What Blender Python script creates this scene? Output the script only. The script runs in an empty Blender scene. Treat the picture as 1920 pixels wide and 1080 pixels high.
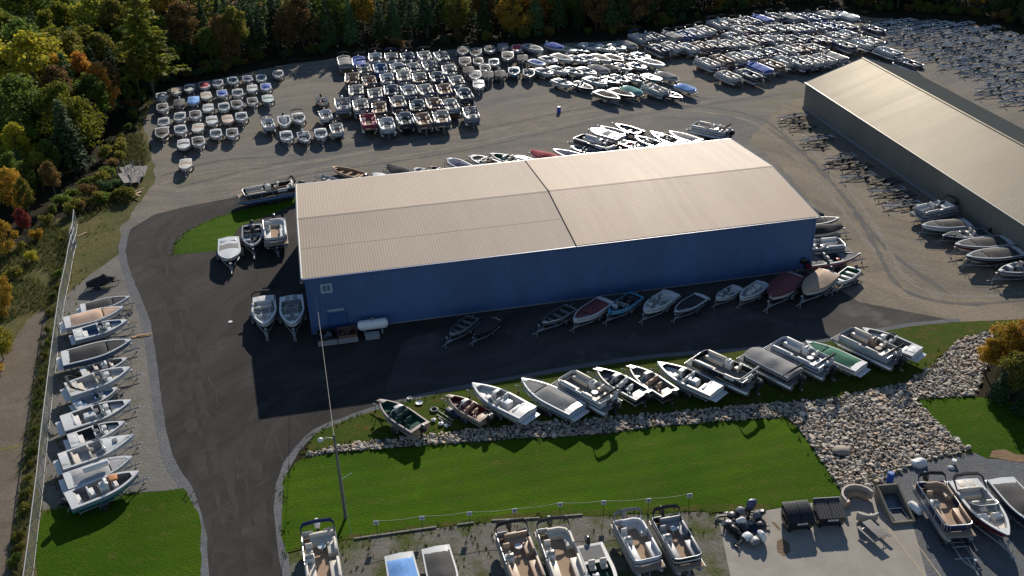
import bpy, bmesh, math, random
from mathutils import Vector, Matrix, noise as mnoise

S = bpy.context.scene
COL = S.collection
R = math.radians

# ---------------------------------------------------------------- camera, sky, sun, exposure
CAM_H, FPX, PITCH, ROLL = 55.0, 1887.75, R(29.02), R(-1.79)
_fw = Vector((0, math.cos(PITCH), -math.sin(PITCH)))
_up0 = Vector((1, 0, 0)).cross(_fw)
_rt = Vector((1, 0, 0)) * math.cos(ROLL) + _up0 * math.sin(ROLL)
_up = Vector((1, 0, 0)) * -math.sin(ROLL) + _up0 * math.cos(ROLL)
cam_d = bpy.data.cameras.new('camera')
cam_d.sensor_width = 36.0
cam_d.lens = FPX / 1920 * 36.0
cam_d.clip_start = 0.5
cam_d.clip_end = 3000
cam = bpy.data.objects.new('camera', cam_d)
COL.objects.link(cam)
m = Matrix((_rt, _up, -_fw)).transposed().to_4x4()
m.translation = (0, 0, CAM_H)
cam.matrix_world = m
S.camera = cam

SUN_EL, SUN_AZ = R(24.8), R(9.0)
w = bpy.data.worlds.new('World')
S.world = w
w.use_nodes = True
nt = w.node_tree
nt.nodes.clear()
sky = nt.nodes.new('ShaderNodeTexSky')
sky.sky_type = 'NISHITA'
sky.sun_disc = False
sky.sun_elevation = SUN_EL
sky.sun_rotation = SUN_AZ
sky.air_density = 0.8
sky.dust_density = 0.0
bg = nt.nodes.new('ShaderNodeBackground')
bg.inputs['Strength'].default_value = 0.09
wo = nt.nodes.new('ShaderNodeOutputWorld')
nt.links.new(sky.outputs[0], bg.inputs[0])
nt.links.new(bg.outputs[0], wo.inputs[0])
sun_d = bpy.data.lights.new('sun', 'SUN')
sun_d.energy = 5.0
sun_d.angle = R(0.5)
sun_d.color = (1.0, 0.92, 0.81)
sun = bpy.data.objects.new('sun', sun_d)
COL.objects.link(sun)
sdir = Vector((math.sin(SUN_AZ) * math.cos(SUN_EL), math.cos(SUN_AZ) * math.cos(SUN_EL), math.sin(SUN_EL)))
sun.rotation_euler = sdir.to_track_quat('Z', 'Y').to_euler()
sun.location = (0, 0, 120)
S.view_settings.view_transform = 'Standard'
S.view_settings.look = 'None'
S.view_settings.gamma = 1
S.view_settings.use_curve_mapping = False
S.view_settings.exposure = 0.35
S.cycles.max_bounces = 6
S.cycles.transparent_max_bounces = 8


def G(px, py, z=0.0):
    """world point at height z seen at photo pixel (1920 x 1080)"""
    d = _fw + _rt * ((px - 960) / FPX) - _up * ((py - 540) / FPX)
    t = (z - CAM_H) / d.z
    return Vector((0, 0, CAM_H)) + d * t


# ---------------------------------------------------------------- materials
def nn(nt, t, **kw):
    n = nt.nodes.new(t)
    for k, v in kw.items():
        if k in n.inputs:
            n.inputs[k].default_value = v
        else:
            setattr(n, k, v)
    return n


def new_mat(name):
    m = bpy.data.materials.new(name)
    m.use_nodes = True
    nt = m.node_tree
    nt.nodes.clear()
    out = nt.nodes.new('ShaderNodeOutputMaterial')
    b = nt.nodes.new('ShaderNodeBsdfPrincipled')
    nt.links.new(b.outputs[0], out.inputs[0])
    return m, nt, b, out


def c4(c):
    return (c[0], c[1], c[2], 1)


def noise_fac(nt, vec, scale, detail=4, rough=0.55, lo=0.35, hi=0.65):
    n = nn(nt, 'ShaderNodeTexNoise')
    n.inputs['Scale'].default_value = scale
    n.inputs['Detail'].default_value = detail
    n.inputs['Roughness'].default_value = rough
    nt.links.new(vec, n.inputs['Vector'])
    mr = nn(nt, 'ShaderNodeMapRange')
    mr.inputs[1].default_value = lo
    mr.inputs[2].default_value = hi
    nt.links.new(n.outputs[0], mr.inputs[0])
    return mr.outputs[0]


def mixc(nt, fac, a, b, mode='MIX'):
    mx = nt.nodes.new('ShaderNodeMix')
    mx.data_type = 'RGBA'
    mx.blend_type = mode
    for s, v in ((0, fac), (6, a), (7, b)):
        if isinstance(v, (int, float)):
            mx.inputs[s].default_value = v
        elif isinstance(v, tuple):
            mx.inputs[s].default_value = c4(v)
        else:
            nt.links.new(v, mx.inputs[s])
    return mx.outputs[2]


def math_n(nt, op, a, b=0.0):
    n = nn(nt, 'ShaderNodeMath', operation=op)
    for i, v in enumerate((a, b)):
        if isinstance(v, (int, float)):
            n.inputs[i].default_value = v
        else:
            nt.links.new(v, n.inputs[i])
    return n.outputs[0]


def bump(nt, b, h, strength=0.3, dist=0.05):
    n = nn(nt, 'ShaderNodeBump')
    n.inputs['Strength'].default_value = strength
    n.inputs['Distance'].default_value = dist
    nt.links.new(h, n.inputs['Height'])
    nt.links.new(n.outputs[0], b.inputs['Normal'])


def wpos(nt, scale=None, rot=0.0):
    g = nt.nodes.new('ShaderNodeNewGeometry')
    if scale is None:
        return g.outputs['Position']
    mp = nn(nt, 'ShaderNodeMapping')
    mp.inputs['Scale'].default_value = scale
    mp.inputs['Rotation'].default_value = (0, 0, rot)
    nt.links.new(g.outputs['Position'], mp.inputs['Vector'])
    return mp.outputs[0]


_M = {}


def pm(name, col, rough=0.5, metal=0.0, var=0.12, nsc=3.0, bmp=0.0, bsc=20.0, alpha=1.0, coat=0.0):
    """plain painted / plastic / metal / cloth surface with uneven tone"""
    if name in _M:
        return _M[name]
    m, nt, b, out = new_mat(name)
    tc = nt.nodes.new('ShaderNodeTexCoord').outputs['Object']
    f = noise_fac(nt, tc, nsc, 5, 0.6, 0.25, 0.75)
    lo = tuple(x * (1 - var) for x in col)
    hi = tuple(min(1, x * (1 + var * 0.6)) for x in col)
    nt.links.new(mixc(nt, f, lo, hi), b.inputs['Base Color'])
    b.inputs['Roughness'].default_value = rough
    b.inputs['Metallic'].default_value = metal
    b.inputs['Alpha'].default_value = alpha
    if coat:
        b.inputs['Coat Weight'].default_value = coat
        b.inputs['Coat Roughness'].default_value = 0.15
    if bmp:
        bump(nt, b, noise_fac(nt, tc, bsc, 3, 0.6, 0.2, 0.8), bmp, 0.02)
    _M[name] = m
    return m


def gel(n, c):
    return pm('gelcoat_' + n, c, 0.32, 0, 0.10, 2.0, coat=0.25)


def cloth(n, c):
    return pm('canvas_' + n, c, 0.9, 0, 0.16, 2.5, 0.5, 5)


def vinyl(n, c):
    return pm('vinyl_' + n, c, 0.5, 0, 0.1, 3)


WHITE = gel('white', (0.62, 0.62, 0.60))
CREAM = gel('cream', (0.60, 0.57, 0.49))
GREYH = gel('grey', (0.30, 0.31, 0.32))
BLACKH = gel('black', (0.018, 0.018, 0.022))
NAVYH = gel('navy', (0.02, 0.035, 0.10))
BLUEH = gel('blue', (0.03, 0.12, 0.35))
AQUA = gel('aqua', (0.06, 0.34, 0.50))
TEALH = gel('teal', (0.03, 0.17, 0.20))
REDH = gel('red', (0.40, 0.025, 0.03))
MAROONH = gel('maroon', (0.12, 0.015, 0.02))
GREENH = gel('green', (0.02, 0.12, 0.06))
TANH = gel('tan', (0.30, 0.22, 0.15))
BROWNH = gel('brown', (0.16, 0.09, 0.06))
ALU = pm('aluminium', (0.56, 0.57, 0.58), 0.36, 0.85, 0.12, 2)
ALUD = pm('weathered_aluminium', (0.33, 0.35, 0.36), 0.45, 0.7, 0.18, 2)
GALV = pm('galvanised_steel', (0.36, 0.37, 0.38), 0.6, 0.5, 0.2, 4)
BLKSTEEL = pm('black_steel', (0.02, 0.02, 0.022), 0.45, 0.2, 0.2, 4)
RUBBER = pm('rubber', (0.016, 0.016, 0.017), 0.85, 0, 0.2, 5)
BLKPL = pm('black_plastic', (0.014, 0.014, 0.016), 0.38, 0, 0.2, 4, coat=0.2)
GREYPL = pm('grey_plastic', (0.16, 0.16, 0.17), 0.5, 0, 0.15, 4)
WHPL = pm('white_plastic', (0.70, 0.70, 0.68), 0.4, 0, 0.08, 4)
BLUEPL = pm('blue_plastic', (0.02, 0.09, 0.42), 0.4, 0, 0.12, 3)
C_BLK = cloth('black', (0.022, 0.021, 0.023))
C_CHAR = cloth('charcoal', (0.055, 0.052, 0.05))
C_GREY = cloth('grey', (0.21, 0.205, 0.20))
C_LGREY = cloth('pale_grey', (0.36, 0.36, 0.36))
C_BLUE = cloth('blue', (0.03, 0.09, 0.36))
C_LBLUE = cloth('sky_blue', (0.13, 0.30, 0.62))
C_NAVY = cloth('navy', (0.015, 0.025, 0.09))
C_RED = cloth('red', (0.42, 0.05, 0.06))
C_TAN = cloth('tan', (0.42, 0.30, 0.21))
C_PEACH = cloth('peach', (0.50, 0.34, 0.24))
C_GREEN = cloth('green', (0.015, 0.13, 0.075))
C_TEAL = cloth('teal', (0.08, 0.28, 0.26))
C_MAROON = cloth('maroon', (0.13, 0.035, 0.04))
C_WHITE = cloth('white', (0.62, 0.62, 0.60))
V_CREAM = vinyl('cream', (0.60, 0.54, 0.45))
V_WHITE = vinyl('white', (0.62, 0.61, 0.59))
V_GREY = vinyl('grey', (0.28, 0.28, 0.29))
V_TAN = vinyl('tan', (0.42, 0.28, 0.18))
V_DARK = vinyl('dark', (0.05, 0.045, 0.045))
V_BLUE = vinyl('blue', (0.10, 0.19, 0.32))
V_RED = vinyl('red', (0.36, 0.06, 0.07))
F_GREY = pm('grey_carpet', (0.17, 0.17, 0.17), 0.95, 0, 0.2, 6, 0.3, 40)
F_TAN = pm('tan_carpet', (0.34, 0.24, 0.16), 0.95, 0, 0.15, 6, 0.3, 40)
F_DARK = pm('dark_carpet', (0.035, 0.04, 0.045), 0.95, 0, 0.2, 6, 0.3, 40)
F_GREEN = pm('green_carpet', (0.02, 0.07, 0.05), 0.95, 0, 0.2, 6, 0.3, 40)
F_BLUE = pm('blue_carpet', (0.09, 0.16, 0.26), 0.95, 0, 0.2, 6, 0.3, 40)
F_WHITE = pm('pale_liner', (0.45, 0.45, 0.45), 0.6, 0, 0.12, 4)
WOOD = pm('bare_wood', (0.36, 0.22, 0.12), 0.8, 0, 0.3, 3)
GREYWOOD = pm('weathered_wood', (0.24, 0.22, 0.20), 0.85, 0, 0.25, 4)
GLASS, _nt, _b, _o = new_mat('tinted_glass')
_b.inputs['Base Color'].default_value = (0.10, 0.13, 0.14, 1)
_b.inputs['Roughness'].default_value = 0.06
_b.inputs['Alpha'].default_value = 0.55

# ---------------------------------------------------------------- mesh builder


class B:
    def __init__(s):
        s.bm = bmesh.new()

    def face(s, vs):
        try:
            s.bm.faces.new(vs)
        except ValueError:
            pass

    def box(s, c, d, rz=0.0, bev=0.0, tilt=0.0, seg=2):
        mat = Matrix.Translation(c) @ Matrix.Rotation(rz, 4, 'Z') @ Matrix.Rotation(tilt, 4, 'Y') @ Matrix.Diagonal((d[0], d[1], d[2], 1))
        r = bmesh.ops.create_cube(s.bm, size=1, matrix=mat)
        if bev:
            es = set()
            for v in r['verts']:
                es.update(v.link_edges)
            bmesh.ops.bevel(s.bm, geom=list(es), offset=min(bev, min(d) * 0.45), segments=seg, affect='EDGES', profile=0.6)
        return s

    def loft(s, rings, closed=True, cap=True):
        rv = [[s.bm.verts.new(p) for p in r] for r in rings]
        n = len(rv[0])
        for a, b in zip(rv[:-1], rv[1:]):
            for i in range(n if closed else n - 1):
                j = (i + 1) % n
                s.face((a[i], a[j], b[j], b[i]))
        if cap and closed:
            s.face(rv[0][::-1])
            s.face(rv[-1])
        return rv

    def tube(s, pts, r, n=6, cap=True, closed=False):
        pts = [Vector(p) for p in pts]
        rs = r if isinstance(r, (list, tuple)) else [r] * len(pts)
        rings = []
        ref = None
        N = len(pts)
        for i, p in enumerate(pts):
            if closed:
                t = pts[(i + 1) % N] - pts[i - 1]
            else:
                t = pts[min(i + 1, N - 1)] - pts[max(i - 1, 0)]
            t.normalize()
            if ref is None:
                ref = Vector((0, 0, 1)) if abs(t.z) < 0.9 else Vector((1, 0, 0))
            a = t.cross(ref)
            if a.length < 1e-5:
                a = t.orthogonal()
            a.normalize()
            b = a.cross(t)
            rings.append([p + (a * math.cos(k * 2 * math.pi / n) + b * math.sin(k * 2 * math.pi / n)) * rs[i] for k in range(n)])
        if closed:
            rings.append(rings[0])
        s.loft(rings, True, cap and not closed)
        return s

    def lathe(s, prof, n=16, c=(0, 0, 0), axis='Z'):
        rings = []
        for r, z in prof:
            ring = []
            for k in range(n):
                a = 2 * math.pi * k / n
                p = (r * math.cos(a), r * math.sin(a), z)
                if axis == 'Y':
                    p = (p[0], p[2], p[1])
                elif axis == 'X':
                    p = (p[2], p[0], p[1])
                ring.append(Vector(p) + Vector(c))
            rings.append(ring)
        s.loft(rings, True, True)
        return s

    def prism(s, pts, z0, z1):
        s.loft([[Vector((p[0], p[1], z0)) for p in pts], [Vector((p[0], p[1], z1)) for p in pts]])
        return s

    def mesh(s, name, smooth=35, mat=None):
        bmesh.ops.recalc_face_normals(s.bm, faces=s.bm.faces)
        me = bpy.data.meshes.new(name)
        s.bm.to_mesh(me)
        s.bm.free()
        if smooth:
            for p in me.polygons:
                p.use_smooth = True
            me.set_sharp_from_angle(angle=R(smooth))
        me.materials.append(mat)
        return me


def link(name, me, parent=None, mat=None):
    o = bpy.data.objects.new(name, me)
    COL.objects.link(o)
    if parent is not None:
        o.parent = parent
    if mat is not None:
        o.material_slots[0].link = 'OBJECT'
        o.material_slots[0].material = mat
    return o


def tag(o, label=None, cat=None, group=None, kind=None):
    if label:
        o['label'] = label
    if cat:
        o['category'] = cat
    if group:
        o['group'] = group
    if kind:
        o['kind'] = kind
    return o


def obj(name, b, mat, parent=None, label=None, cat=None, group=None, kind=None, smooth=35, loc=None, rz=None):
    o = link(name, b.mesh(name, smooth, mat), parent)
    if loc is not None:
        o.location = loc
    if rz is not None:
        o.rotation_euler.z = rz
    return tag(o, label, cat, group, kind)


def empty(name, loc, rz=0.0, label=None, cat=None, group=None):
    o = bpy.data.objects.new(name, None)
    o.empty_display_size = 0.3
    COL.objects.link(o)
    o.location = loc
    o.rotation_euler.z = rz
    return tag(o, label, cat, group)


class Tpl:
    """a kind of thing: its parts, each a mesh with a paint role, nested at most two deep"""

    def __init__(s, name, cat):
        s.name, s.cat, s.parts = name, cat, []

    def add(s, name, b, role, par=-1, smooth=35):
        s.parts.append((name, b.mesh(name, smooth, None), role, par))
        return len(s.parts) - 1

    def spawn(s, loc, rz, pal, label, group=None, sc=1.0, cat=None, tilt=None):
        r = empty(s.name, loc, rz, label, cat or s.cat, group)
        if tilt:
            r.rotation_euler = (tilt[0], tilt[1], rz)
        r.scale = (sc, sc, sc) if not isinstance(sc, tuple) else sc
        made = []
        for n, me, role, par in s.parts:
            o = bpy.data.objects.new(n, me)
            COL.objects.link(o)
            o.parent = r if par < 0 else made[par]
            o.material_slots[0].link = 'OBJECT'
            o.material_slots[0].material = pal.get(role) or DEF[role]
            made.append(o)
        return r


DEF = dict(tube=ALU, floor=F_GREY, fence=WHITE, rail=ALU, seat=V_CREAM, console=WHITE, motor=BLKPL, leg=BLKPL, canopy=C_BLK,
           glass=GLASS, hull=WHITE, side=WHITE, deck=WHITE, trim=GREYPL, cover=C_GREY, liner=F_WHITE, steel=GALV, bunk=F_DARK, fend=BLKSTEEL,
           tyre=RUBBER, rim=GALV, wood=WOOD, stripe=NAVYH, prop=ALUD, dark=BLKPL)


# ---------------------------------------------------------------- ground
rnd = random.Random(7)


def densify(pts, step, jit, seed=0, closed=True):
    out = []
    n = len(pts)
    for i in range(n if closed else n - 1):
        a, b = pts[i], pts[(i + 1) % n]
        k = max(1, int((b - a).length / step))
        for j in range(k):
            p = a.lerp(b, j / k)
            if jit:
                v = mnoise.noise_vector(Vector((p.x * 0.45, p.y * 0.45, seed * 7.3)))
                v2 = mnoise.noise_vector(Vector((p.x * 1.7, p.y * 1.7, seed * 3.1)))
                p = p + Vector((v.x + v2.x * 0.5, v.y + v2.y * 0.5, 0)) * jit
            out.append(p)
    if not closed:
        out.append(pts[-1])
    return out


def spline(pts, n=6, closed=False):
    """Catmull-Rom through the points"""
    out = []
    N = len(pts)
    rng = range(N if closed else N - 1)
    for i in rng:
        if closed:
            p0, p1, p2, p3 = pts[i - 1], pts[i], pts[(i + 1) % N], pts[(i + 2) % N]
        else:
            p0, p1, p2, p3 = pts[max(i - 1, 0)], pts[i], pts[i + 1], pts[min(i + 2, N - 1)]
        for k in range(n):
            t = k / n
            out.append(0.5 * ((2 * p1) + (p2 - p0) * t + (2 * p0 - 5 * p1 + 4 * p2 - p3) * t * t + (3 * p1 - p0 - 3 * p2 + p3) * t ** 3))
    if not closed:
        out.append(pts[-1])
    return out


def sheet(name, px, z, mat, jit=0.0, step=1.2, world=None, kind='structure', seed=1, smooth=False):
    pts = world if world else [G(*p) for p in px]
    if smooth:
        pts = spline(pts, 5, True)
    pts = densify(pts, step, jit, seed)
    b = B()
    vs = [b.bm.verts.new((p.x, p.y, z)) for p in pts]
    f = b.bm.faces.new(vs)
    bmesh.ops.triangulate(b.bm, faces=[f])
    for f in b.bm.faces:
        if f.normal.z < 0:
            f.normal_flip()
    me = bpy.data.meshes.new(name)
    b.bm.to_mesh(me)
    b.bm.free()
    me.materials.append(mat)
    return tag(link(name, me), kind=kind)


def inside(x, y, poly):
    c = False
    n = len(poly)
    for i in range(n):
        a, b = poly[i], poly[i - 1]
        if (a.y > y) != (b.y > y) and x < (b.x - a.x) * (y - a.y) / (b.y - a.y) + a.x:
            c = not c
    return c


def ground_mat(name, c1, c2, c3=None, s1=0.06, s2=0.5, rough=0.95, fine=4.0, fvar=0.3, c3lo=0.56, c3hi=0.7, bst=0.5, tracks=0.0, trot=0.0, speck=0.0, mow=None):
    m, nt, b, out = new_mat(name)
    p = wpos(nt)
    col = mixc(nt, noise_fac(nt, p, s1, 6, 0.6), c1, c2)
    col = mixc(nt, math_n(nt, 'MULTIPLY', noise_fac(nt, p, s2, 5, 0.65), 0.45), col, tuple(x * 0.72 for x in c1))
    if c3:
        col = mixc(nt, noise_fac(nt, p, s1 * 2.3, 6, 0.65, c3lo, c3hi), col, c3)
    if tracks:
        wn = nn(nt, 'ShaderNodeTexNoise')
        wn.inputs['Scale'].default_value = 0.035
        wn.inputs['Detail'].default_value = 2
        nt.links.new(p, wn.inputs['Vector'])
        sc_ = nn(nt, 'ShaderNodeVectorMath', operation='MULTIPLY_ADD')
        nt.links.new(wn.outputs['Color'], sc_.inputs[0])
        sc_.inputs[1].default_value = (26, 26, 0)
        nt.links.new(p, sc_.inputs[2])

        def warped(s_):
            mp = nn(nt, 'ShaderNodeMapping')
            mp.inputs['Rotation'].default_value = (0, 0, trot)
            nt.links.new(sc_.outputs[0], mp.inputs['Vector'])
            m2 = nn(nt, 'ShaderNodeVectorMath', operation='MULTIPLY')
            nt.links.new(mp.outputs[0], m2.inputs[0])
            m2.inputs[1].default_value = s_
            return m2.outputs[0]
        tp = warped((0.02, 0.33, 1))
        t = noise_fac(nt, tp, 1.0, 4, 0.55, 0.40, 0.66)
        col = mixc(nt, math_n(nt, 'MULTIPLY', t, tracks), col, tuple(min(1, x * 1.35) for x in c2))
        t2 = noise_fac(nt, warped((0.03, 0.9, 1)), 1.0, 4, 0.6, 0.52, 0.72)
        col = mixc(nt, math_n(nt, 'MULTIPLY', t2, tracks * 0.9), col, tuple(x * 0.62 for x in c1))
    if mow is not None:
        col = mixc(nt, math_n(nt, 'MULTIPLY', noise_fac(nt, p, 0.035, 3, 0.5, 0.42, 0.60), 0.7), col, tuple(x * 0.62 for x in c1))
        col = mixc(nt, math_n(nt, 'MULTIPLY', noise_fac(nt, p, 0.9, 6, 0.7, 0.54, 0.70), 0.6), col, (0.12, 0.115, 0.03))
        wv = nn(nt, 'ShaderNodeTexWave')
        wv.inputs['Scale'].default_value = 0.16
        wv.inputs['Distortion'].default_value = 2.5
        wv.inputs['Detail'].default_value = 2
        wv.inputs['Detail Scale'].default_value = 0.6
        wv.bands_direction = 'Y'
        nt.links.new(wpos(nt, (1, 1, 1), mow), wv.inputs['Vector'])
        col = mixc(nt, math_n(nt, 'MULTIPLY', wv.outputs['Fac'], 0.36), col, tuple(x * 0.75 for x in c1))
    f = noise_fac(nt, p, fine, 4, 0.7, 0.25, 0.75)
    g = nn(nt, 'ShaderNodeMapRange')
    g.inputs[3].default_value = 1 - fvar
    g.inputs[4].default_value = 1 + fvar
    nt.links.new(f, g.inputs[0])
    vm = nn(nt, 'ShaderNodeVectorMath', operation='SCALE')
    nt.links.new(col, vm.inputs[0])
    nt.links.new(g.outputs[0], vm.inputs['Scale'])
    last = vm.outputs[0]
    if speck:
        sp = noise_fac(nt, p, 9.0, 2, 0.6, 0.66, 0.72)
        last = mixc(nt, math_n(nt, 'MULTIPLY', sp, speck), last, (0.34, 0.33, 0.31))
    nt.links.new(last, b.inputs['Base Color'])
    b.inputs['Roughness'].default_value = rough
    b.inputs['Specular IOR Level'].default_value = 0.05
    bump(nt, b, f, bst, 0.06)
    return m


M_FLOOR = ground_mat('forest_floor', (0.022, 0.02, 0.012), (0.034, 0.028, 0.016), (0.028, 0.034, 0.012), 0.08, 0.6)
M_WILD = ground_mat('wild_grass', (0.075, 0.08, 0.028), (0.14, 0.115, 0.05), (0.045, 0.08, 0.015), 0.16, 1.1, fine=3.0, fvar=0.45)
M_GRAVEL = ground_mat('gravel', (0.145, 0.142, 0.138), (0.205, 0.175, 0.135), (0.145, 0.142, 0.08), 0.05, 0.35, fine=2.6, fvar=0.26, tracks=0.4, trot=R(-10), c3lo=0.57, c3hi=0.72, speck=0.25)
M_SANDY = ground_mat('sandy_gravel', (0.175, 0.152, 0.122), (0.225, 0.185, 0.135), (0.155, 0.15, 0.145), 0.07, 0.4, fine=2.6, fvar=0.24, tracks=0.45, trot=R(52), speck=0.25)
M_SHOULDER = ground_mat('shoulder_gravel', (0.17, 0.165, 0.15), (0.20, 0.185, 0.16), (0.12, 0.11, 0.07), 0.15, 0.7, fine=4.0, fvar=0.3, speck=0.4)
M_DARKGR = ground_mat('crushed_stone', (0.125, 0.128, 0.135), (0.16, 0.163, 0.17), (0.16, 0.15, 0.13), 0.2, 0.9, fine=5.0, fvar=0.35, speck=0.5)
M_VERGE = ground_mat('weedy_gravel', (0.15, 0.14, 0.12), (0.19, 0.175, 0.15), (0.07, 0.085, 0.025), 0.13, 0.8, fine=4.0, fvar=0.35, c3lo=0.47, c3hi=0.6, speck=0.4)
M_ASPH = ground_mat('asphalt', (0.034, 0.0315, 0.0295), (0.055, 0.0505, 0.0465), (0.080, 0.073, 0.065), 0.06, 0.25, rough=0.85, fine=6.0, fvar=0.16, bst=0.2, tracks=0.5, trot=R(-78), c3lo=0.55, c3hi=0.75)
M_LANE = ground_mat('lane_asphalt', (0.050, 0.047, 0.044), (0.072, 0.067, 0.062), (0.12, 0.11, 0.10), 0.06, 0.3, rough=0.85, fine=6.0, fvar=0.16, bst=0.2, tracks=0.5, trot=R(-12))
M_LAWN = ground_mat('lawn_grass', (0.040, 0.096, 0.003), (0.074, 0.142, 0.004), (0.085, 0.10, 0.014), 0.10, 0.9, fine=5.0, fvar=0.2, c3lo=0.52, c3hi=0.78, bst=0.8, mow=R(-12))
M_LAWN2 = ground_mat('verge_grass', (0.042, 0.080, 0.006), (0.08, 0.09, 0.016), (0.12, 0.075, 0.03), 0.35, 1.4, fine=6.0, fvar=0.4, c3lo=0.52, c3hi=0.68, bst=0.8)
M_CONC = ground_mat('concrete', (0.30, 0.275, 0.235), (0.36, 0.33, 0.285), (0.22, 0.175, 0.13), 0.12, 0.6, rough=0.8, fine=8.0, fvar=0.08, c3lo=0.62, c3hi=0.72, bst=0.1)
M_OLD = ground_mat('old_concrete', (0.145, 0.118, 0.088), (0.185, 0.155, 0.12), (0.10, 0.08, 0.05), 0.1, 0.7, rough=0.9, fine=4.0, fvar=0.15, c3lo=0.55, c3hi=0.7)
M_BED = ground_mat('riprap_bed', (0.10, 0.09, 0.075), (0.14, 0.125, 0.10), None, 0.4, 1.5, fine=6.0, fvar=0.4)
M_MUD = ground_mat('dry_stain', (0.17, 0.12, 0.08), (0.21, 0.15, 0.10), None, 0.5, 1.5, fine=5.0, fvar=0.2)
M_STRAW = ground_mat('straw_grass', (0.22, 0.18, 0.09), (0.13, 0.13, 0.04), None, 0.8, 2.5, fine=6.0, fvar=0.4)

b = B()
vs = [b.bm.verts.new(p) for p in ((-1500, -700, -0.02), (1500, -700, -0.02), (1500, 1800, -0.02), (-1500, 1800, -0.02))]
b.face(vs)
obj('ground', b, M_FLOOR, kind='structure', smooth=0)
# wild grass on the near left, outside the fence and along the wood
sheet('wild_grass_ground', [(-120, 420), (60, 470), (110, 410), (205, 390), (262, 340), (270, 300), (252, 232), (285, 175), (300, 190), (300, 330), (290, 390), (250, 420), (240, 520), (290, 700), (330, 900), (100, 1500), (-500, 1500)], 0.0, M_WILD, 0.5)
sheet('gravel_lot', [(236, 470), (225, 430), (262, 385), (290, 340), (284, 280), (266, 225), (292, 176), (330, 163), (420, 146), (530, 122), (640, 108), (860, 92), (1050, 82), (1180, 76), (1300, 50), (1430, 26), (1560, 18), (1640, 34), (1780, 40), (1850, 50), (1960, 80), (2100, 130), (2100, 640), (1790, 606), (1600, 620), (1400, 560), (900, 420), (520, 420), (300, 440)], 0.004, M_GRAVEL, 0.6)
sheet('sandy_track', [(1400, 262), (1480, 190), (1540, 175), (1620, 205), (1760, 340), (1960, 470), (2100, 560), (2100, 640), (1960, 604), (1790, 603), (1700, 598), (1600, 570), (1530, 515), (1545, 400), (1460, 310)], 0.008, M_SANDY, 0.7)
sheet('sandy_track', [(1640, 120), (1700, 118), (1760, 155), (1850, 205), (1960, 270), (1960, 330), (1800, 220)], 0.008, M_SANDY, 0.5)
sheet('parking_gravel', [(112, 560), (170, 515), (235, 470), (248, 530), (282, 600), (298, 700), (306, 800), (325, 870), (356, 922), (300, 918), (235, 926), (82, 958), (72, 900), (90, 740)], 0.008, M_SHOULDER, 0.35)
ASPH = [(378, 1420), (376, 1060), (372, 1000), (352, 925), (318, 868), (302, 800), (290, 700), (275, 600), (247, 530), (232, 472), (240, 432), (290, 402), (345, 388), (430, 372), (560, 350),
        (700, 480), (1500, 505), (1560, 532), (1610, 566), (1700, 584), (1790, 601), (1700, 612), (1545, 641), (1400, 656), (1200, 673), (980, 708), (820, 738), (712, 766), (650, 787), (592, 812), (548, 862), (531, 905), (526, 950), (530, 1010), (540, 1060), (546, 1420)]
sheet('driveway', ASPH[:16] + [(1000, 560), (755, 640), (712, 766)] + ASPH[-9:], 0.012, M_ASPH, 0.06)
sheet('lane', [(600, 600), (1000, 540), (1500, 505)] + ASPH[17:29] + [(660, 770)], 0.0095, M_LANE, 0.06)


def ribbon(name, px, w, z, mat, jit=0.1, seed=3, kind='structure'):
    pts = densify(spline([G(*p) for p in px], 5), 0.8, 0, closed=False)
    L, Rr = [], []
    for i, p in enumerate(pts):
        t = (pts[min(i + 1, len(pts) - 1)] - pts[max(i - 1, 0)]).normalized()
        n = Vector((-t.y, t.x, 0))
        ww = w * 0.5 * (1 + jit * 3 * mnoise.noise(Vector((p.x * 0.7, p.y * 0.7, seed))))
        L.append((p + n * ww).to_3d())
        Rr.append((p - n * ww).to_3d())
    b = B()
    for r in (L, Rr):
        for p in r:
            p.z = z
    b.loft([L, Rr], False, False)
    o = obj(name, b, mat, kind=kind, smooth=0)
    for p in o.data.polygons:
        if p.normal.z < 0:
            p.flip()
    return o


ribbon('gravel_shoulder', [(381, 1420), (379, 1060), (374, 1000), (354, 925), (319, 868), (301, 800), (288, 700), (272, 600), (244, 530), (229, 472), (238, 430)], 0.9, 0.016, M_DARKGR)
ribbon('gravel_shoulder', [(541, 1100), (527, 1010), (522, 950), (527, 905), (545, 860), (590, 810), (650, 785), (711, 764), (820, 736), (980, 706), (1200, 671), (1400, 655), (1545, 639), (1700, 610), (1800, 601)], 0.7, 0.016, M_DARKGR)
LAWN_A = [(66, 1420), (70, 1000), (82, 960), (235, 926), (346, 916), (372, 960), (378, 1010), (380, 1420)]
LAWN_B = [(527, 950), (532, 905), (552, 868), (572, 857), (650, 848), (780, 838), (960, 825), (1100, 818), (1250, 800), (1473, 783), (1495, 800), (1584, 930), (1450, 954), (1340, 959), (1080, 967), (960, 973), (790, 991), (652, 1012), (537, 1038), (529, 1000)]
LAWN_C = [(593, 812), (650, 788), (711, 767), (820, 739), (980, 709), (1200, 674), (1400, 657), (1545, 642), (1700, 613), (1790, 604), (1880, 600), (1960, 598), (1960, 640), (1870, 640), (1858, 618), (1800, 635), (1745, 688), (1700, 716), (1560, 746), (1380, 762), (1200, 778), (1000, 793), (800, 815), (650, 832), (572, 850)]
LAWN_D = [(1716, 750), (1790, 742), (1840, 745), (1990, 770), (1990, 880), (1925, 866), (1850, 860), (1820, 845), (1760, 795)]
sheet('lawn', LAWN_A, 0.02, M_LAWN, 0.22, 0.6)
sheet('lawn', LAWN_B, 0.02, M_LAWN, 0.22, 0.6)
sheet('lawn', LAWN_C, 0.02, M_LAWN2, 0.15)
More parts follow.
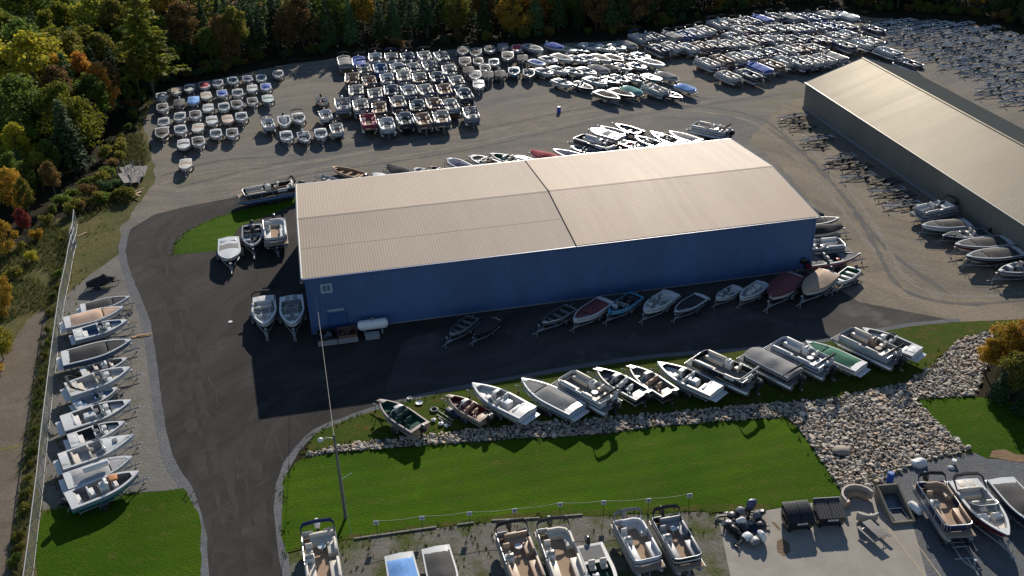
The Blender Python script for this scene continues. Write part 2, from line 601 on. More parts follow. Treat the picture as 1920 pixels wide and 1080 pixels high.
sheet('lawn', LAWN_D, 0.02, M_LAWN, 0.15)
sheet('lawn', [(325, 478), (330, 455), (350, 435), (390, 414), (450, 394), (556, 372), (556, 382), (515, 400), (450, 425), (420, 470)], 0.02, M_LAWN, 0.15)
sheet('dry_verge', [(560, 1025), (652, 1004), (790, 983), (960, 962), (1080, 957), (1340, 946), (1450, 944), (1450, 953), (1340, 958.5), (1080, 966.5), (960, 972.5), (790, 990.5), (652, 1011.5), (540, 1037)], 0.024, M_LAWN2, 0.25)
sheet('weedy_gravel', [(537, 1040), (652, 1013), (790, 992), (960, 974), (1080, 968), (1340, 960), (1352, 975), (1430, 1420), (900, 1420), (546, 1420)], 0.008, M_VERGE, 0.2)
sheet('concrete_pad', [(1347, 972), (1450, 955), (1584, 932), (1606, 925), (1690, 945), (1712, 985), (1830, 1420), (1440, 1420)], 0.024, M_CONC, 0.03)
sheet('crushed_stone', [(1606, 925), (1690, 880), (1740, 862), (1830, 846), (1990, 872), (1990, 1440), (1830, 1420), (1712, 985), (1690, 945)], 0.010, M_DARKGR, 0.2)
sheet('dirt_patch', [(1855, 858), (1862, 846), (1885, 842), (1905, 852), (1960, 856), (1960, 872), (1900, 866)], 0.028, ground_mat('bare_dirt', (0.26, 0.17, 0.10), (0.22, 0.15, 0.09), None, 0.5), 0.2)
sheet('dry_stain', [(1457, 1015), (1468, 1010), (1480, 1020), (1483, 1036), (1470, 1045), (1458, 1036)], 0.029, M_MUD, 0.15, 0.3)
sheet('dry_stain', [(1446, 980), (1451, 979), (1463, 992), (1460, 995)], 0.029, M_MUD, 0.05, 0.3)
sheet('old_road', [(20, 650), (50, 600), (92, 572), (84, 640), (64, 740), (46, 860), (20, 1020), (8, 1420), (-200, 1420), (-120, 800)], 0.008, M_OLD, 0.15)
sheet('grassy_crack', [(-60, 850), (0, 841), (30, 834), (54, 829), (54, 832), (30, 839), (0, 846), (-60, 856)], 0.014, M_STRAW, 0.1, 0.5)
YEL = pm('faded_yellow_paint', (0.40, 0.32, 0.19), 0.8, 0, 0.2, 3)
for a, c in (((1664, 988), (1742, 1090)), ((1716, 1016), (1770, 1090))):
    A, C = G(*a), G(*c)
    n = (C - A).normalized().cross(Vector((0, 0, 1))) * 0.04
    sheet('painted_line', None, 0.028, YEL, 0.015, 0.6, world=[A + n, C + n, C - n, A - n])

# wheel wear and seams
M_WEAR = ground_mat('worn_asphalt', (0.038, 0.035, 0.032), (0.064, 0.059, 0.053), None, 0.25, 0.9, rough=0.85, fine=6.0, fvar=0.15, bst=0.1)
M_RUT = ground_mat('wheel_rut', (0.125, 0.12, 0.115), (0.16, 0.145, 0.12), None, 0.15, 0.8, fine=3.0, fvar=0.3)
M_RUTL = ground_mat('pale_wheel_rut', (0.225, 0.20, 0.165), (0.25, 0.22, 0.18), None, 0.15, 0.8, fine=3.0, fvar=0.3)
M_SEAM = pm('tar_seam', (0.018, 0.017, 0.017), 0.8, 0, 0.2, 2)
for px, w in (([(415, 1110), (405, 980), (372, 860), (345, 720), (330, 600), (300, 500), (290, 455), (330, 410), (420, 382)], 1.0), ([(440, 1110), (432, 980), (402, 860), (372, 720), (352, 600), (322, 505), (310, 460), (345, 418), (420, 390)], .8),
              ([(500, 1110), (488, 980), (478, 880), (500, 800), (560, 760), (650, 735)], 1.1), ([(478, 1110), (462, 980), (448, 880), (466, 790), (540, 735), (650, 708)], .8)):
    wz_ = globals().get('wz_', 0.0138) + 0.0004
    ribbon('worn_track', px, w, wz_, M_WEAR, 0.25)
for i, px in enumerate((([(430, 372), (560, 330), (760, 300), (900, 276), (1100, 232), (1300, 200), (1460, 178)], [(430, 366), (560, 323), (760, 292), (900, 268), (1100, 225), (1300, 194), (1460, 172)]),
                        ([(330, 360), (500, 318), (700, 282), (900, 250), (1100, 210), (1250, 205), (1400, 225), (1480, 285), (1560, 370), (1640, 470), (1760, 560)], [(330, 352), (500, 311), (700, 275), (900, 243), (1100, 203), (1260, 197), (1415, 218), (1500, 282), (1582, 368), (1662, 466), (1780, 552)]),
                        ([(1940, 560), (1800, 570), (1690, 540), (1640, 460), (1590, 380), (1520, 300), (1440, 240)], [(1940, 548), (1800, 556), (1706, 530), (1658, 452), (1606, 374), (1534, 294), (1452, 234)]),
                        ([(300, 345), (420, 318), (560, 308), (720, 280)], [(300, 330), (420, 300), (560, 290), (700, 262)]))):
    for j, q in enumerate(px):
        ribbon('wheel_track', q, .55, 0.0112 + .0012 * i + .0004 * j, M_RUT if (i + j) % 2 == 0 else M_RUTL, 0.5)
for px, w in (([(397, 962), (440, 935), (500, 900), (526, 884)], .05), ([(508, 790), (520, 830), (532, 866)], .04), ([(330, 860), (360, 850), (410, 842)], .04), ([(302, 690), (380, 684), (470, 690)], .03)):
    ribbon('tar_seam', px, w, 0.018, M_SEAM, 0.5)

rc = random.Random(42)
for i, (x, y, dx, dy) in enumerate(((330, 640, 70, 14), (395, 700, 20, 70), (420, 560, 60, -10), (450, 820, -10, 80), (360, 760, 80, 26), (470, 470, -60, 40), (300, 520, 60, 10), (430, 1010, 70, -20), (1000, 690, 120, -14), (1250, 640, 110, -8), (620, 740, -60, 30), (1480, 640, 90, -10))):
    px = [(x + dx * k / 4 + rc.uniform(-7, 7), y + dy * k / 4 + rc.uniform(-4, 4)) for k in range(5)]
    ribbon('tar_seam', px, .035, 0.0185 + i * .0001, M_SEAM, 0.5)

# ---------------------------------------------------------------- buildings
def roof_mat(name, c1, c2, rough=0.42, metal=0.45, streak=0.5, tint=1.0):
    m, nt, b, out = new_mat(name)
    tc = nt.nodes.new('ShaderNodeTexCoord').outputs['Object']
    mp = nn(nt, 'ShaderNodeMapping')
    mp.inputs['Scale'].default_value = (1.1, 0.06, 0.06)
    nt.links.new(tc, mp.inputs['Vector'])
    f = noise_fac(nt, mp.outputs[0], 1.0, 4, 0.6, 0.3, 0.7)
    f2 = noise_fac(nt, tc, 0.12, 4, 0.6, 0.35, 0.65)
    col = mixc(nt, math_n(nt, 'MULTIPLY', f, streak), c1, c2)
    col = mixc(nt, math_n(nt, 'MULTIPLY', f2, 0.35), col, tuple(x * 0.8 for x in c1))
    nt.links.new(col, b.inputs['Base Color'])
    b.inputs['Metallic'].default_value = metal
    b.inputs['Specular IOR Level'].default_value = 0.12
    rr = nn(nt, 'ShaderNodeMapRange')
    rr.inputs[3].default_value = rough - 0.015
    rr.inputs[4].default_value = rough + 0.02
    nt.links.new(f, rr.inputs[0])
    nt.links.new(rr.outputs[0], b.inputs['Roughness'])
    if tint < 1:
        # bare galvanised sheet: a dull sheen over a weathered zinc base
        df = nn(nt, 'ShaderNodeBsdfDiffuse')
        df.inputs['Color'].default_value = (0.045, 0.052, 0.052, 1)
        gl = nn(nt, 'ShaderNodeBsdfGlossy')
        nt.links.new(col, gl.inputs['Color'])
        nt.links.new(rr.outputs[0], gl.inputs['Roughness'])
        ad = nn(nt, 'ShaderNodeAddShader')
        nt.links.new(df.outputs[0], ad.inputs[0])
        nt.links.new(gl.outputs[0], ad.inputs[1])
        nt.links.new(ad.outputs[0], out.inputs[0])
    return m


def wall_mat(name, c):
    m, nt, b, out = new_mat(name)
    tc = nt.nodes.new('ShaderNodeTexCoord').outputs['Object']
    mp = nn(nt, 'ShaderNodeMapping')
    mp.inputs['Scale'].default_value = (0.14, 0.14, 0.02)
    nt.links.new(tc, mp.inputs['Vector'])
    f = noise_fac(nt, mp.outputs[0], 1.0, 3, 0.5, 0.42, 0.58)
    col = mixc(nt, math_n(nt, 'MULTIPLY', f, 0.5), c, tuple(x * 1.35 for x in c))
    col = mixc(nt, math_n(nt, 'MULTIPLY', noise_fac(nt, tc, 0.8, 5, 0.6), 0.25), col, tuple(x * 0.7 for x in c))
    nt.links.new(col, b.inputs['Base Color'])
    b.inputs['Roughness'].default_value = 0.5
    return m


def corrugated(b, o, u, lu, v, lv, n, pitch=0.305, dep=0.035, rib=0.09, hump=None):
    """sheet from o along u with ribs running along v, standing proud along n; hump(t) shortens v at the gable"""
    prof = []
    t = 0.0
    while t < lu - 1e-6:
        for dt, d in ((0, 0), (pitch - rib - 0.03, 0), (pitch - rib, dep), (pitch - 0.03, dep)):
            if t + dt < lu:
                prof.append((t + dt, d))
        t += pitch
    prof.append((lu, 0))
    A = [o + u * t + n * d for t, d in prof]
    Z = [o + u * t + n * d + v * (hump(t) if hump else lv) for t, d in prof]
    b.loft([A, Z], False, False)


Z3 = Vector((0, 0, 1))
SC = 1.1
a = R(11.06)
bu, bv = Vector((math.cos(a), math.sin(a), 0)), Vector((-math.sin(a), math.cos(a), 0))
BO = Vector((-19.41 * SC, 81.99 * SC, 0))
BW, BL, BH, BR, BS = 22.89 * SC, 51.68 * SC, 6.16 * SC, 0.98 * SC, 26.24 * SC
M_BLUEW = wall_mat('blue_wall_paint', (0.058, 0.112, 0.24))
M_ROOF1 = roof_mat('old_roof_sheet', (0.39, 0.312, 0.242), (0.43, 0.35, 0.275), 0.66, 0.0, 0.13)
M_ROOF2 = roof_mat('new_roof_sheet', (0.42, 0.312, 0.226), (0.455, 0.345, 0.255), 0.60, 0.0, 0.13)
M_ROOF3 = roof_mat('grey_roof_sheet', (0.038, 0.035, 0.030), (0.044, 0.0405, 0.0345), 0.42, 1.0, 0.2, 0.25)
M_TRIMD = pm('dark_trim', (0.05, 0.045, 0.045), 0.5, 0.2)
M_TRIML = pm('pale_trim', (0.55, 0.52, 0.47), 0.4, 0.5)
M_BTRIM = pm('blue_trim', (0.05, 0.10, 0.24), 0.45)
M_TANW = wall_mat('tan_wall_paint', (0.20, 0.185, 0.155))
M_FOOT = pm('concrete_footing', (0.24, 0.25, 0.25), 0.9, 0, 0.15, 1.5)


def L3(t, s, z):
    """local coordinates of the blue building: along the front, depth, height"""
    return Vector((t, s, z))


bld = empty('metal_building', BO, a, 'long blue corrugated metal building with pale tan two-tone metal roof beside the asphalt lane', 'building')
X, Y = Vector((1, 0, 0)), Vector((0, 1, 0))
ov = 0.28
gab = lambda s: BH + BR * (1 - abs(s - BW / 2) / (BW / 2)) - 0.06
b = B(); corrugated(b, L3(ov, ov, 0), X, BL - 2 * ov, Z3, BH - 0.02, -Y); obj('wall', b, M_BLUEW, bld, smooth=0)
b = B(); corrugated(b, L3(BL - ov, BW - ov, 0), -X, BL - 2 * ov, Z3, BH - 0.02, Y); obj('wall', b, M_BLUEW, bld, smooth=0)
b = B(); corrugated(b, L3(ov, BW - ov - .02, 0), -Y, BW - 2 * ov - .04, Z3, 0, -X, hump=lambda t: gab(BW - ov - .02 - t)); obj('wall', b, M_BLUEW, bld, smooth=0)
b = B(); corrugated(b, L3(BL - ov, ov + .02, 0), Y, BW - 2 * ov - .04, Z3, 0, X, hump=lambda t: gab(ov + .02 + t)); obj('wall', b, M_BLUEW, bld, smooth=0)
b = B(); b.box((BL / 2, BW / 2, 0.06), (BL - 2 * ov + 0.12, BW - 2 * ov + 0.12, 0.12)); obj('footing', b, M_FOOT, bld)
sl = Vector((0, BW / 2, BR)).normalized()
SLL = math.hypot(BW / 2, BR)
nf = Vector((0, -BR, BW / 2)).normalized()
sl2 = Vector((0, -BW / 2, BR)).normalized()
nb = Vector((0, BR, BW / 2)).normalized()
for t0, t1, mt, pitch, lift in ((0.0, BS - 0.06, M_ROOF1, 0.305, 0.0), (BS + 0.06, BL, M_ROOF2, 0.305, 0.03)):
    b = B()
    corrugated(b, L3(t0, 0, BH + lift), X, t1 - t0, sl, SLL - 0.02, nf, pitch, 0.008)
    corrugated(b, L3(t1, BW, BH + lift), -X, t1 - t0, sl2, SLL - 0.02, nb, pitch, 0.008)
    obj('roof', b, mt, bld, smooth=0)
for t0, t1, mt, lift in ((0, BS - .1, M_ROOF1, 0.0), (BS + .1, BL, M_ROOF2, 0.03)):
    b = B()
    for q in (-1, 1):
        b.loft([[L3(t0, BW / 2, BH + BR + lift + .034), L3(t1, BW / 2, BH + BR + lift + .034)],
                [L3(t0, BW / 2 + q * .28, BH + BR + lift - .010), L3(t1, BW / 2 + q * .28, BH + BR + lift - .010)]], False, False)
    obj('ridge_cap', b, mt, bld, smooth=0)
# overlapping sheet ends on the old half
b = B()
for s in (BW * 0.235,):
    z = BH + BR * s / (BW / 2)
    b.box((BS / 2 - .05, s, z + 0.022), (BS - .3, 0.03, 0.006))
obj('sheet_lap', b, M_ROOF1, bld)
b = B()
for s0, s1, q in ((0, BW / 2, 1), (BW / 2, BW, -1)):
    z0, z1 = (BH, BH + BR) if q > 0 else (BH + BR, BH)
    b.tube([L3(BS, s0, z0 + .045), L3(BS, s1, z1 + .045)], 0.06, 4)
obj('roof_seam', b, M_TRIMD, bld)
for t in (0.0, BL):
    b = B()
    b.tube([L3(t, 0, BH), L3(t, BW / 2, BH + BR), L3(t, BW, BH)], 0.11, 4)
    obj('gable_trim', b, M_TRIML, bld)
for s in (-0.09, BW + 0.09):
    b = B(); b.box((BL / 2, s, BH - 0.09), (BL, 0.17, 0.15)); obj('gutter', b, M_BTRIM if s < 0 else M_TRIML, bld)
b = B()
b.box((ov + .1, ov - .06, BH / 2 - .1), (0.22, 0.10, BH - .35))
obj('corner_trim', b, M_BTRIM, bld)
b = B(); b.box((BL - ov - .1, ov - .06, BH / 2 - .1), (0.22, 0.10, BH - .35)); obj('corner_trim', b, M_BTRIM, bld)
# door, name plate, number sign, lamp
d = link('door', None, bld) if False else None
b = B(); b.box((3.05, ov - .07, 1.12), (2.1, 0.06, 2.2)); dr = obj('door', b, pm('blue_door_paint', (0.03, 0.075, 0.21), 0.4), bld)
b = B(); b.tube([(2.15, ov - .13, 0.08), (2.15, ov - .13, 2.2), (3.95, ov - .13, 2.2), (3.95, ov - .13, 0.08)], 0.045, 4); obj('frame', b, M_BTRIM, dr)
b = B(); b.box((3.75, ov - .14, 1.05), (0.12, 0.06, 0.14)); obj('handle', b, ALU, dr)
b = B(); b.box((3.0, ov - .13, 2.62), (1.7, 0.05, 0.30)); obj('name_plate', b, pm('pale_blue_plate', (0.24, 0.30, 0.40), 0.5), bld)


def text_mesh(name, s, size, parent, mat, loc, rot):
    cu = bpy.data.curves.new(name, 'FONT')
    cu.body = s
    cu.size = size
    cu.align_x = 'CENTER'
    cu.align_y = 'CENTER'
    cu.extrude = 0.004
    cu.offset = 0.012 * size
    o = bpy.data.objects.new(name, cu)
    me = bpy.data.meshes.new_from_object(o)
    bpy.data.objects.remove(o)
    me.materials.clear()
    me.materials.append(mat)
    o = link(name, me, parent)
    o.location = loc
    o.rotation_euler = rot
    return o


b = B(); b.box((2.35, ov - .06, 5.25), (1.15, 0.05, 1.0)); sg = obj('number_sign', b, pm('sign_ground', (0.20, 0.25, 0.34), 0.5), bld)
b = B()
for px, w_, pz, h_ in ((2.35, 1.15, 5.72, .09), (2.35, 1.15, 4.78, .09), (1.81, .09, 5.25, .86), (2.89, .09, 5.25, .86)):
    b.box((px, ov - .10, pz), (w_, 0.04, h_))
obj('frame', b, pm('sign_border', (0.45, 0.50, 0.58), 0.5), sg)
text_mesh('lettering', '11', 0.8, sg, NAVYH, (2.35, ov - .10, 5.25), (R(90), 0, 0))
b = B(); b.box((-.05, 0.55, 6.15), (0.34, 0.28, 0.14), bev=.03); b.tube([(.22, .55, 6.3), (-.05, .55, 6.24)], .04); lm = obj('wall_lamp', b, GREYPL, bld)
b = B(); b.box((-.05, .55, 6.06), (.26, .22, .05)); obj('lens', b, WHPL, lm)

# tan building
a2 = R(-79.15)
TO = Vector((43.54 * SC, 142.0 * SC, 0))
TH, TR, TW, TL = 3.93 * SC, 6.84 * SC, 8.71 * SC, 84.0
tb = empty('storage_building', TO, a2, 'long tan metal storage building with steep glaring grey metal roof beside the rows of trailers', 'building')
gab2 = lambda s: TH + (TR - TH) * (1 - abs(s - TW) / TW) - .06
b = B(); corrugated(b, Vector((0.1, .15, 0)), X, TL - .2, Z3, TH - .02, -Y); obj('wall', b, M_TANW, tb, smooth=0)
b = B(); corrugated(b, Vector((TL - .1, 2 * TW - .15, 0)), -X, TL - .2, Z3, TH - .02, Y); obj('wall', b, M_TANW, tb, smooth=0)
b = B(); corrugated(b, Vector((.1, 2 * TW - .17, 0)), -Y, 2 * TW - .34, Z3, 0, -X, hump=lambda t: gab2(2 * TW - .17 - t)); obj('wall', b, M_TANW, tb, smooth=0)
b = B(); corrugated(b, Vector((TL - .1, .17, 0)), Y, 2 * TW - .34, Z3, 0, X, hump=lambda t: gab2(.17 + t)); obj('wall', b, M_TANW, tb, smooth=0)
b = B(); b.box((TL / 2, TW, .2), (TL + .1, 2 * TW + .1 - .2, .4)); obj('footing', b, M_FOOT, tb)
s1 = Vector((0, TW, TR - TH)); s1l = s1.length; s1.normalize()
s2 = Vector((0, -TW, TR - TH)).normalized()
n1 = Vector((0, -(TR - TH), TW)).normalized()
n2 = Vector((0, (TR - TH), TW)).normalized()
b = B()
corrugated(b, Vector((0, 0, TH)), X, TL, s1, s1l - .02, n1, 0.42, 0.006, 0.07)
corrugated(b, Vector((TL, 2 * TW, TH)), -X, TL, s2, s1l - .02, n2, 0.42, 0.006, 0.07)
obj('roof', b, M_ROOF3, tb, smooth=0)
b = B()
for q in (-1, 1):
    b.loft([[Vector((0, TW, TR + .07)), Vector((TL, TW, TR + .07))], [Vector((0, TW + q * .22, TR + .0)), Vector((TL, TW + q * .22, TR + .0))]], False, False)
obj('ridge_cap', b, M_ROOF3, tb, smooth=0)
b = B(); b.box((TL / 2, -.05, TH - .05), (TL, .1, .12)); obj('gutter', b, M_TRIML, tb)
for t in (0, TL):
    obj('gable_trim', B().tube([(t, 0, TH), (t, TW, TR), (t, 2 * TW, TH)], .07, 4), M_TRIML, tb)

# ---------------------------------------------------------------- gas tank, bins and pallets by the blue wall
def bl(t, s, z=0):
    return BO + bu * t + bv * s + Z3 * z


t = empty('gas_tank', bl(6.6, -1.0), a, 'white horizontal gas tank on saddles against the blue front wall', 'gas tank')
b = B(); b.lathe([(0.05, -1.6), (.35, -1.55), (.52, -1.35), (.55, -1.2), (.55, 1.2), (.52, 1.35), (.35, 1.55), (.05, 1.6)], 18, (0, 0, 1.0), 'X'); obj('tank', b, WHPL, t)
for q in (-.9, .9):
    obj('saddle', B().box((q, 0, .25), (.2, .9, .5)), M_FOOT, t)
b = B(); b.lathe([(.16, 0), (.2, .05), (.2, .2), (.12, .28)], 12, (0, 0, 1.52)); obj('valve_dome', b, GREYPL, t)
t = obj('concrete_block', B().box((0, 0, .3), (1.5, .7, .6), bev=.04), M_FOOT, None, 'grey concrete block on the asphalt in front of the white gas tank', 'block', loc=bl(6.4, -2.1), rz=a)
for i, (x0, lb, mt) in enumerate(((0.9, 'dark open-topped bin of scrap under the blue wall door', BLKSTEEL), (3.0, 'brown open-topped bin of scrap next to the white gas tank', BROWNH))):
    t = empty('scrap_bin', bl(x0 + .9, -1.6), a, lb, 'scrap bin', 'scrap bins under the blue wall')
    b = B()
    for c_, d_ in (((0, -.9, .5), (1.9, .08, .9)), ((0, .9, .5), (1.9, .08, .9)), ((-.95, 0, .5), (.08, 1.72, .9)), ((.95, 0, .5), (.08, 1.72, .9)), ((0, 0, .08), (1.9, 1.72, .06))):
        b.box(c_, d_)
    obj('bin_body', b, mt, t)
    b = B()
    for k in range(9):
        b.box((rnd.uniform(-.7, .7), rnd.uniform(-.6, .6), rnd.uniform(.5, .8)), (rnd.uniform(.3, .8), rnd.uniform(.1, .3), rnd.uniform(.1, .2)), rnd.uniform(0, 3), tilt=rnd.uniform(-.4, .4))
    obj('scrap', b, BROWNH if i else GREYPL, t)
    b = B(); b.box((0, -1.02, .42), (2.0, .06, .6)); obj('board', b, pm('grey_board', (.22, .22, .23), .7), t)

# ---------------------------------------------------------------- utility pole, wire and yard lamp
PB = G(648, 972)
PT = 8.35
pole = empty('utility_pole', PB, 0, 'tall grey wooden utility pole with lamp arm standing on the lawn', 'utility pole')
lean = Vector((-.02, 0, 0))
b = B(); b.tube([(0, 0, -.3), (0, .0, PT * .5), (0, 0, PT)], [.13, .11, .085], 10); obj('post', b, pm('pole_wood', (0.13, 0.125, 0.11), 0.9, 0, .25, 3), pole)
b = B(); b.tube([(0, 0, PT - .35), (-.5, -.05, PT - .2), (-.95, -.1, PT - .3)], .035, 6); arm = obj('lamp_arm', b, GALV, pole)
b = B(); b.lathe([(.05, .16), (.16, .1), (.23, 0.0), (.21, -.08), (.08, -.12)], 14, (-1.05, -.1, PT - .35)); obj('lamp_head', b, WHPL, arm)
b = B(); b.tube([(.1, 0, 4.0), (.9, .5, 4.2)], .025, 5); obj('bracket', b, pm('pale_bracket', (.35, .45, .42), .5), pole)
W0, W1 = PB + Z3 * (PT - .1), bl(1.2, -.05, 4.7)
b = B(); b.tube([W0.lerp(W1, k / 14) - Z3 * 0.7 * math.sin(math.pi * k / 14) for k in range(15)], 0.019, 5)
obj('overhead_cable', b, pm('weathered_cable', (.30, .28, .25), .7), None, 'thin overhead cable from the wooden pole to the blue building', 'cable')
b = B(); b.tube([PB + Z3 * (PT - .4), PB + Vector((1.25, -4.1, .0))], 0.016, 5)
obj('guy_wire', b, GALV, None, 'slanting guy wire anchoring the wooden pole at the lawn edge', 'wire')

# ---------------------------------------------------------------- numbered signs on a rope
SG = [(705, 980, '6'), (791, 971, '4'), (880, 963, '5'), (965, 957, '8'), (1050, 946, '8'), (1132, 942, '9'), (1216, 938, '8'), (1293, 929, '8')]
tops = []
wordn = ['first', 'second', 'third', 'fourth', 'fifth', 'sixth', 'seventh', 'eighth', 'ninth', 'tenth', 'eleventh', 'twelfth', 'thirteenth', 'fourteenth', 'fifteenth', 'sixteenth', 'seventeenth', 'eighteenth', 'nineteenth', 'twentieth',
         'twenty-first', 'twenty-second', 'twenty-third', 'twenty-fourth', 'twenty-fifth', 'twenty-sixth', 'twenty-seventh', 'twenty-eighth', 'twenty-ninth', 'thirtieth', 'thirty-first', 'thirty-second', 'thirty-third', 'thirty-fourth']
for i, (x, y, s) in enumerate(SG):
    p = G(x, y, 1.3)
    p.z = 0
    t = empty('number_post', p, R(4), 'small white number sign on a thin post, %s along the rope from the utility pole' % wordn[i], 'sign', 'number signs along the lawn edge')
    b = B(); b.tube([(0, 0.02, -.1), (0, 0.02, 1.5)], .022, 5); obj('post', b, BLKSTEEL, t)
    b = B(); b.box((0, -.02, 1.3), (.42, .03, .40)); pl = obj('plate', b, pm('sign_white', (.50, .52, .55), .5), t)
    text_mesh('lettering', s, .36, pl, NAVYH, (0, -.042, 1.3), (R(90), 0, 0))
    tops.append(p + Z3 * 1.48)
b = B()
for p, q in zip(tops[:-1], tops[1:]):
    b.tube([p.lerp(q, k / 8) - Z3 * .12 * math.sin(math.pi * k / 8) for k in range(9)], .018, 5)
obj('boundary_rope', b, pm('pale_rope', (.30, .34, .24), .8), None, 'pale rope strung between the small white number signs', 'rope')
for i, (p, q) in enumerate((((664, 1011), (818, 989)), ((858, 985), (888, 981)), ((922, 977), (1012, 972)), ((1052, 969), (1092, 966)))):
    A, C = G(*p), G(*q)
    dd = C - A
    obj('edging_board', B().box((0, 0, .05), (dd.length, .12, .14)), GREYWOOD, None, 'weathered timber edging board at the lawn foot, %s from the utility pole' % wordn[i], 'edging board', 'timber edging along the lawn', loc=(A + C) / 2, rz=math.atan2(dd.y, dd.x))

# ---------------------------------------------------------------- chain-link fence
M_WIRE = pm('fence_wire', (0.34, 0.36, 0.35), 0.5, 0.4)
FT = [(133, 440), (128, 462), (122, 495), (112, 540), (103, 600), (95, 660), (88, 715), (81, 770), (74, 830), (68, 890), (60, 950), (52, 1015), (43, 1080), (36, 1140)]
FH = 2.1


def fence(name, tp, label):
    pts = [G(x, y, FH) for x, y in tp]
    for p in pts:
        p.z = 0
    r = empty(name, pts[0], 0, label, 'fence')
    o = pts[0]
    loc = [p - o for p in pts]
    b = B()
    b.tube([p + Z3 * FH for p in loc], .04, 6)
    b.tube([p + Z3 * .08 for p in loc], .015, 4)
    obj('rail', b, GALV, r)
    L = 0
    segs = []
    for p, q in zip(loc[:-1], loc[1:]):
        segs.append((p, q, (q - p).length))
    tot = sum(s[2] for s in segs)

    def at(d):
        for p, q, l in segs:
            if d <= l:
                return p.lerp(q, d / l)
            d -= l
        return segs[-1][1]
    n = max(1, round(tot / 3.0))
    for k in range(n + 1):
        p = at(min(tot - 1e-4, tot * k / n))
        b = B(); b.tube([(p.x, p.y, -.2), (p.x, p.y, FH + .03)], .04, 6); b.lathe([(.05, 0), (.04, .05), (.01, .08)], 8, (p.x, p.y, FH)); obj('post', b, GALV, r)
    b = B()
    sp = 0.17
    d = -FH
    while d < tot:
        for q in (1, -1):
            d0, d1 = (d, d + FH) if q > 0 else (d + FH, d)
            z0, z1 = .08, FH
            A0, A1 = d0, d1
            lo, hi = max(0, min(A0, A1)), min(tot, max(A0, A1))
            if hi - lo < .05:
                continue
            f = lambda dd: z0 + (z1 - z0) * (dd - A0) / (A1 - A0)
            p, s = at(lo), at(hi - 1e-4)
            e = (s - p).normalized() * .011
            b.face([b.bm.verts.new(v) for v in (p + Z3 * f(lo) - e, p + Z3 * f(lo) + e, s + Z3 * f(hi) + e, s + Z3 * f(hi) - e)])
        d += sp
    me = b.mesh('wire_mesh', 0, M_WIRE)
    link('wire_mesh', me, r)


fence('chain_link_fence', FT, 'long chain-link fence beside the row of boats and the old concrete road')
fence('fence_panel', [(138, 393), (136, 412), (134, 430)], 'short upright stretch of chain-link at the far end of the fence')
for i, (p, q, lb) in enumerate((((131, 420), (124, 444), 'leaning galvanised gate leaf outermost of the open fence gate'), ((134, 430), (127, 452), 'middle leaning galvanised gate leaf in the fence gap'), ((138, 440), (131, 460), 'leaning galvanised gate leaf nearest the gravel in the fence gap'))):
    A, C = G(*p, 1.5), G(*q, 1.5)
    A.z = C.z = 0
    d = C - A
    t = empty('gate_leaf', A, math.atan2(d.y, d.x), lb, 'gate', 'gate leaves in the fence gap')
    b = B(); b.tube([(0, 0, .1), (d.length, 0, .1), (d.length, .35, 1.7), (0, .35, 1.7)], .045, 6, closed=True); b.tube([(d.length / 2, 0, .1), (d.length / 2, .35, 1.7)], .035, 5); obj('frame', b, GALV, t)
    b = B()
    for k in range(int(d.length / .2)):
        for q in (0, 1):
            x0 = k * .2
            x1 = x0 + (1.0 if q else -1.0)
            x1 = min(max(x1, 0), d.length)
            fz = abs(x1 - x0)
            b.tube([(x0, 0.0, .1), (x1, .35 * fz, .1 + 1.6 * fz)], .008, 3)
    obj('wire_mesh', b, M_WIRE, t, smooth=0)

# ---------------------------------------------------------------- riprap
RIP = [(575, 853), (650, 833), (800, 816), (1000, 794), (1200, 779), (1380, 763), (1560, 747), (1700, 717), (1745, 690), (1800, 637), (1858, 620), (1872, 650), (1845, 700), (1830, 742), (1716, 750), (1760, 795), (1820, 846), (1740, 864), (1690, 882), (1606, 926), (1584, 929), (1494, 799), (1474, 782), (1250, 799), (1100, 817), (960, 824), (780, 837), (650, 847), (575, 857)]
rp = [G(*p) for p in RIP]
sheet('riprap_bed', None, 0.026, M_BED, 0.25, world=rp)


def stone_mat():
    m, nt, b, out = new_mat('stone')
    g = nt.nodes.new('ShaderNodeNewGeometry')
    cr = nn(nt, 'ShaderNodeValToRGB')
    e = cr.color_ramp
    e.elements[0].position = 0
    e.elements[0].color = (.22, .185, .14, 1)
    e.elements[1].position = 1
    e.elements[1].color = (.66, .58, .47, 1)
    for ps, c in ((.2, (.46, .35, .25, 1)), (.4, (.39, .355, .31, 1)), (.6, (.54, .46, .36, 1)), (.75, (.50, .33, .20, 1)), (.85, (.44, .40, .345, 1))):
        k = e.elements.new(ps)
        k.color = c
    nt.links.new(g.outputs['Random Per Island'], cr.inputs[0])
    f = noise_fac(nt, g.outputs['Position'], 5, 4, .6, .3, .7)
    nt.links.new(mixc(nt, math_n(nt, 'MULTIPLY', f, .4), cr.outputs[0], (.16, .15, .13)), b.inputs['Base Color'])
    b.inputs['Roughness'].default_value = .8
    return m


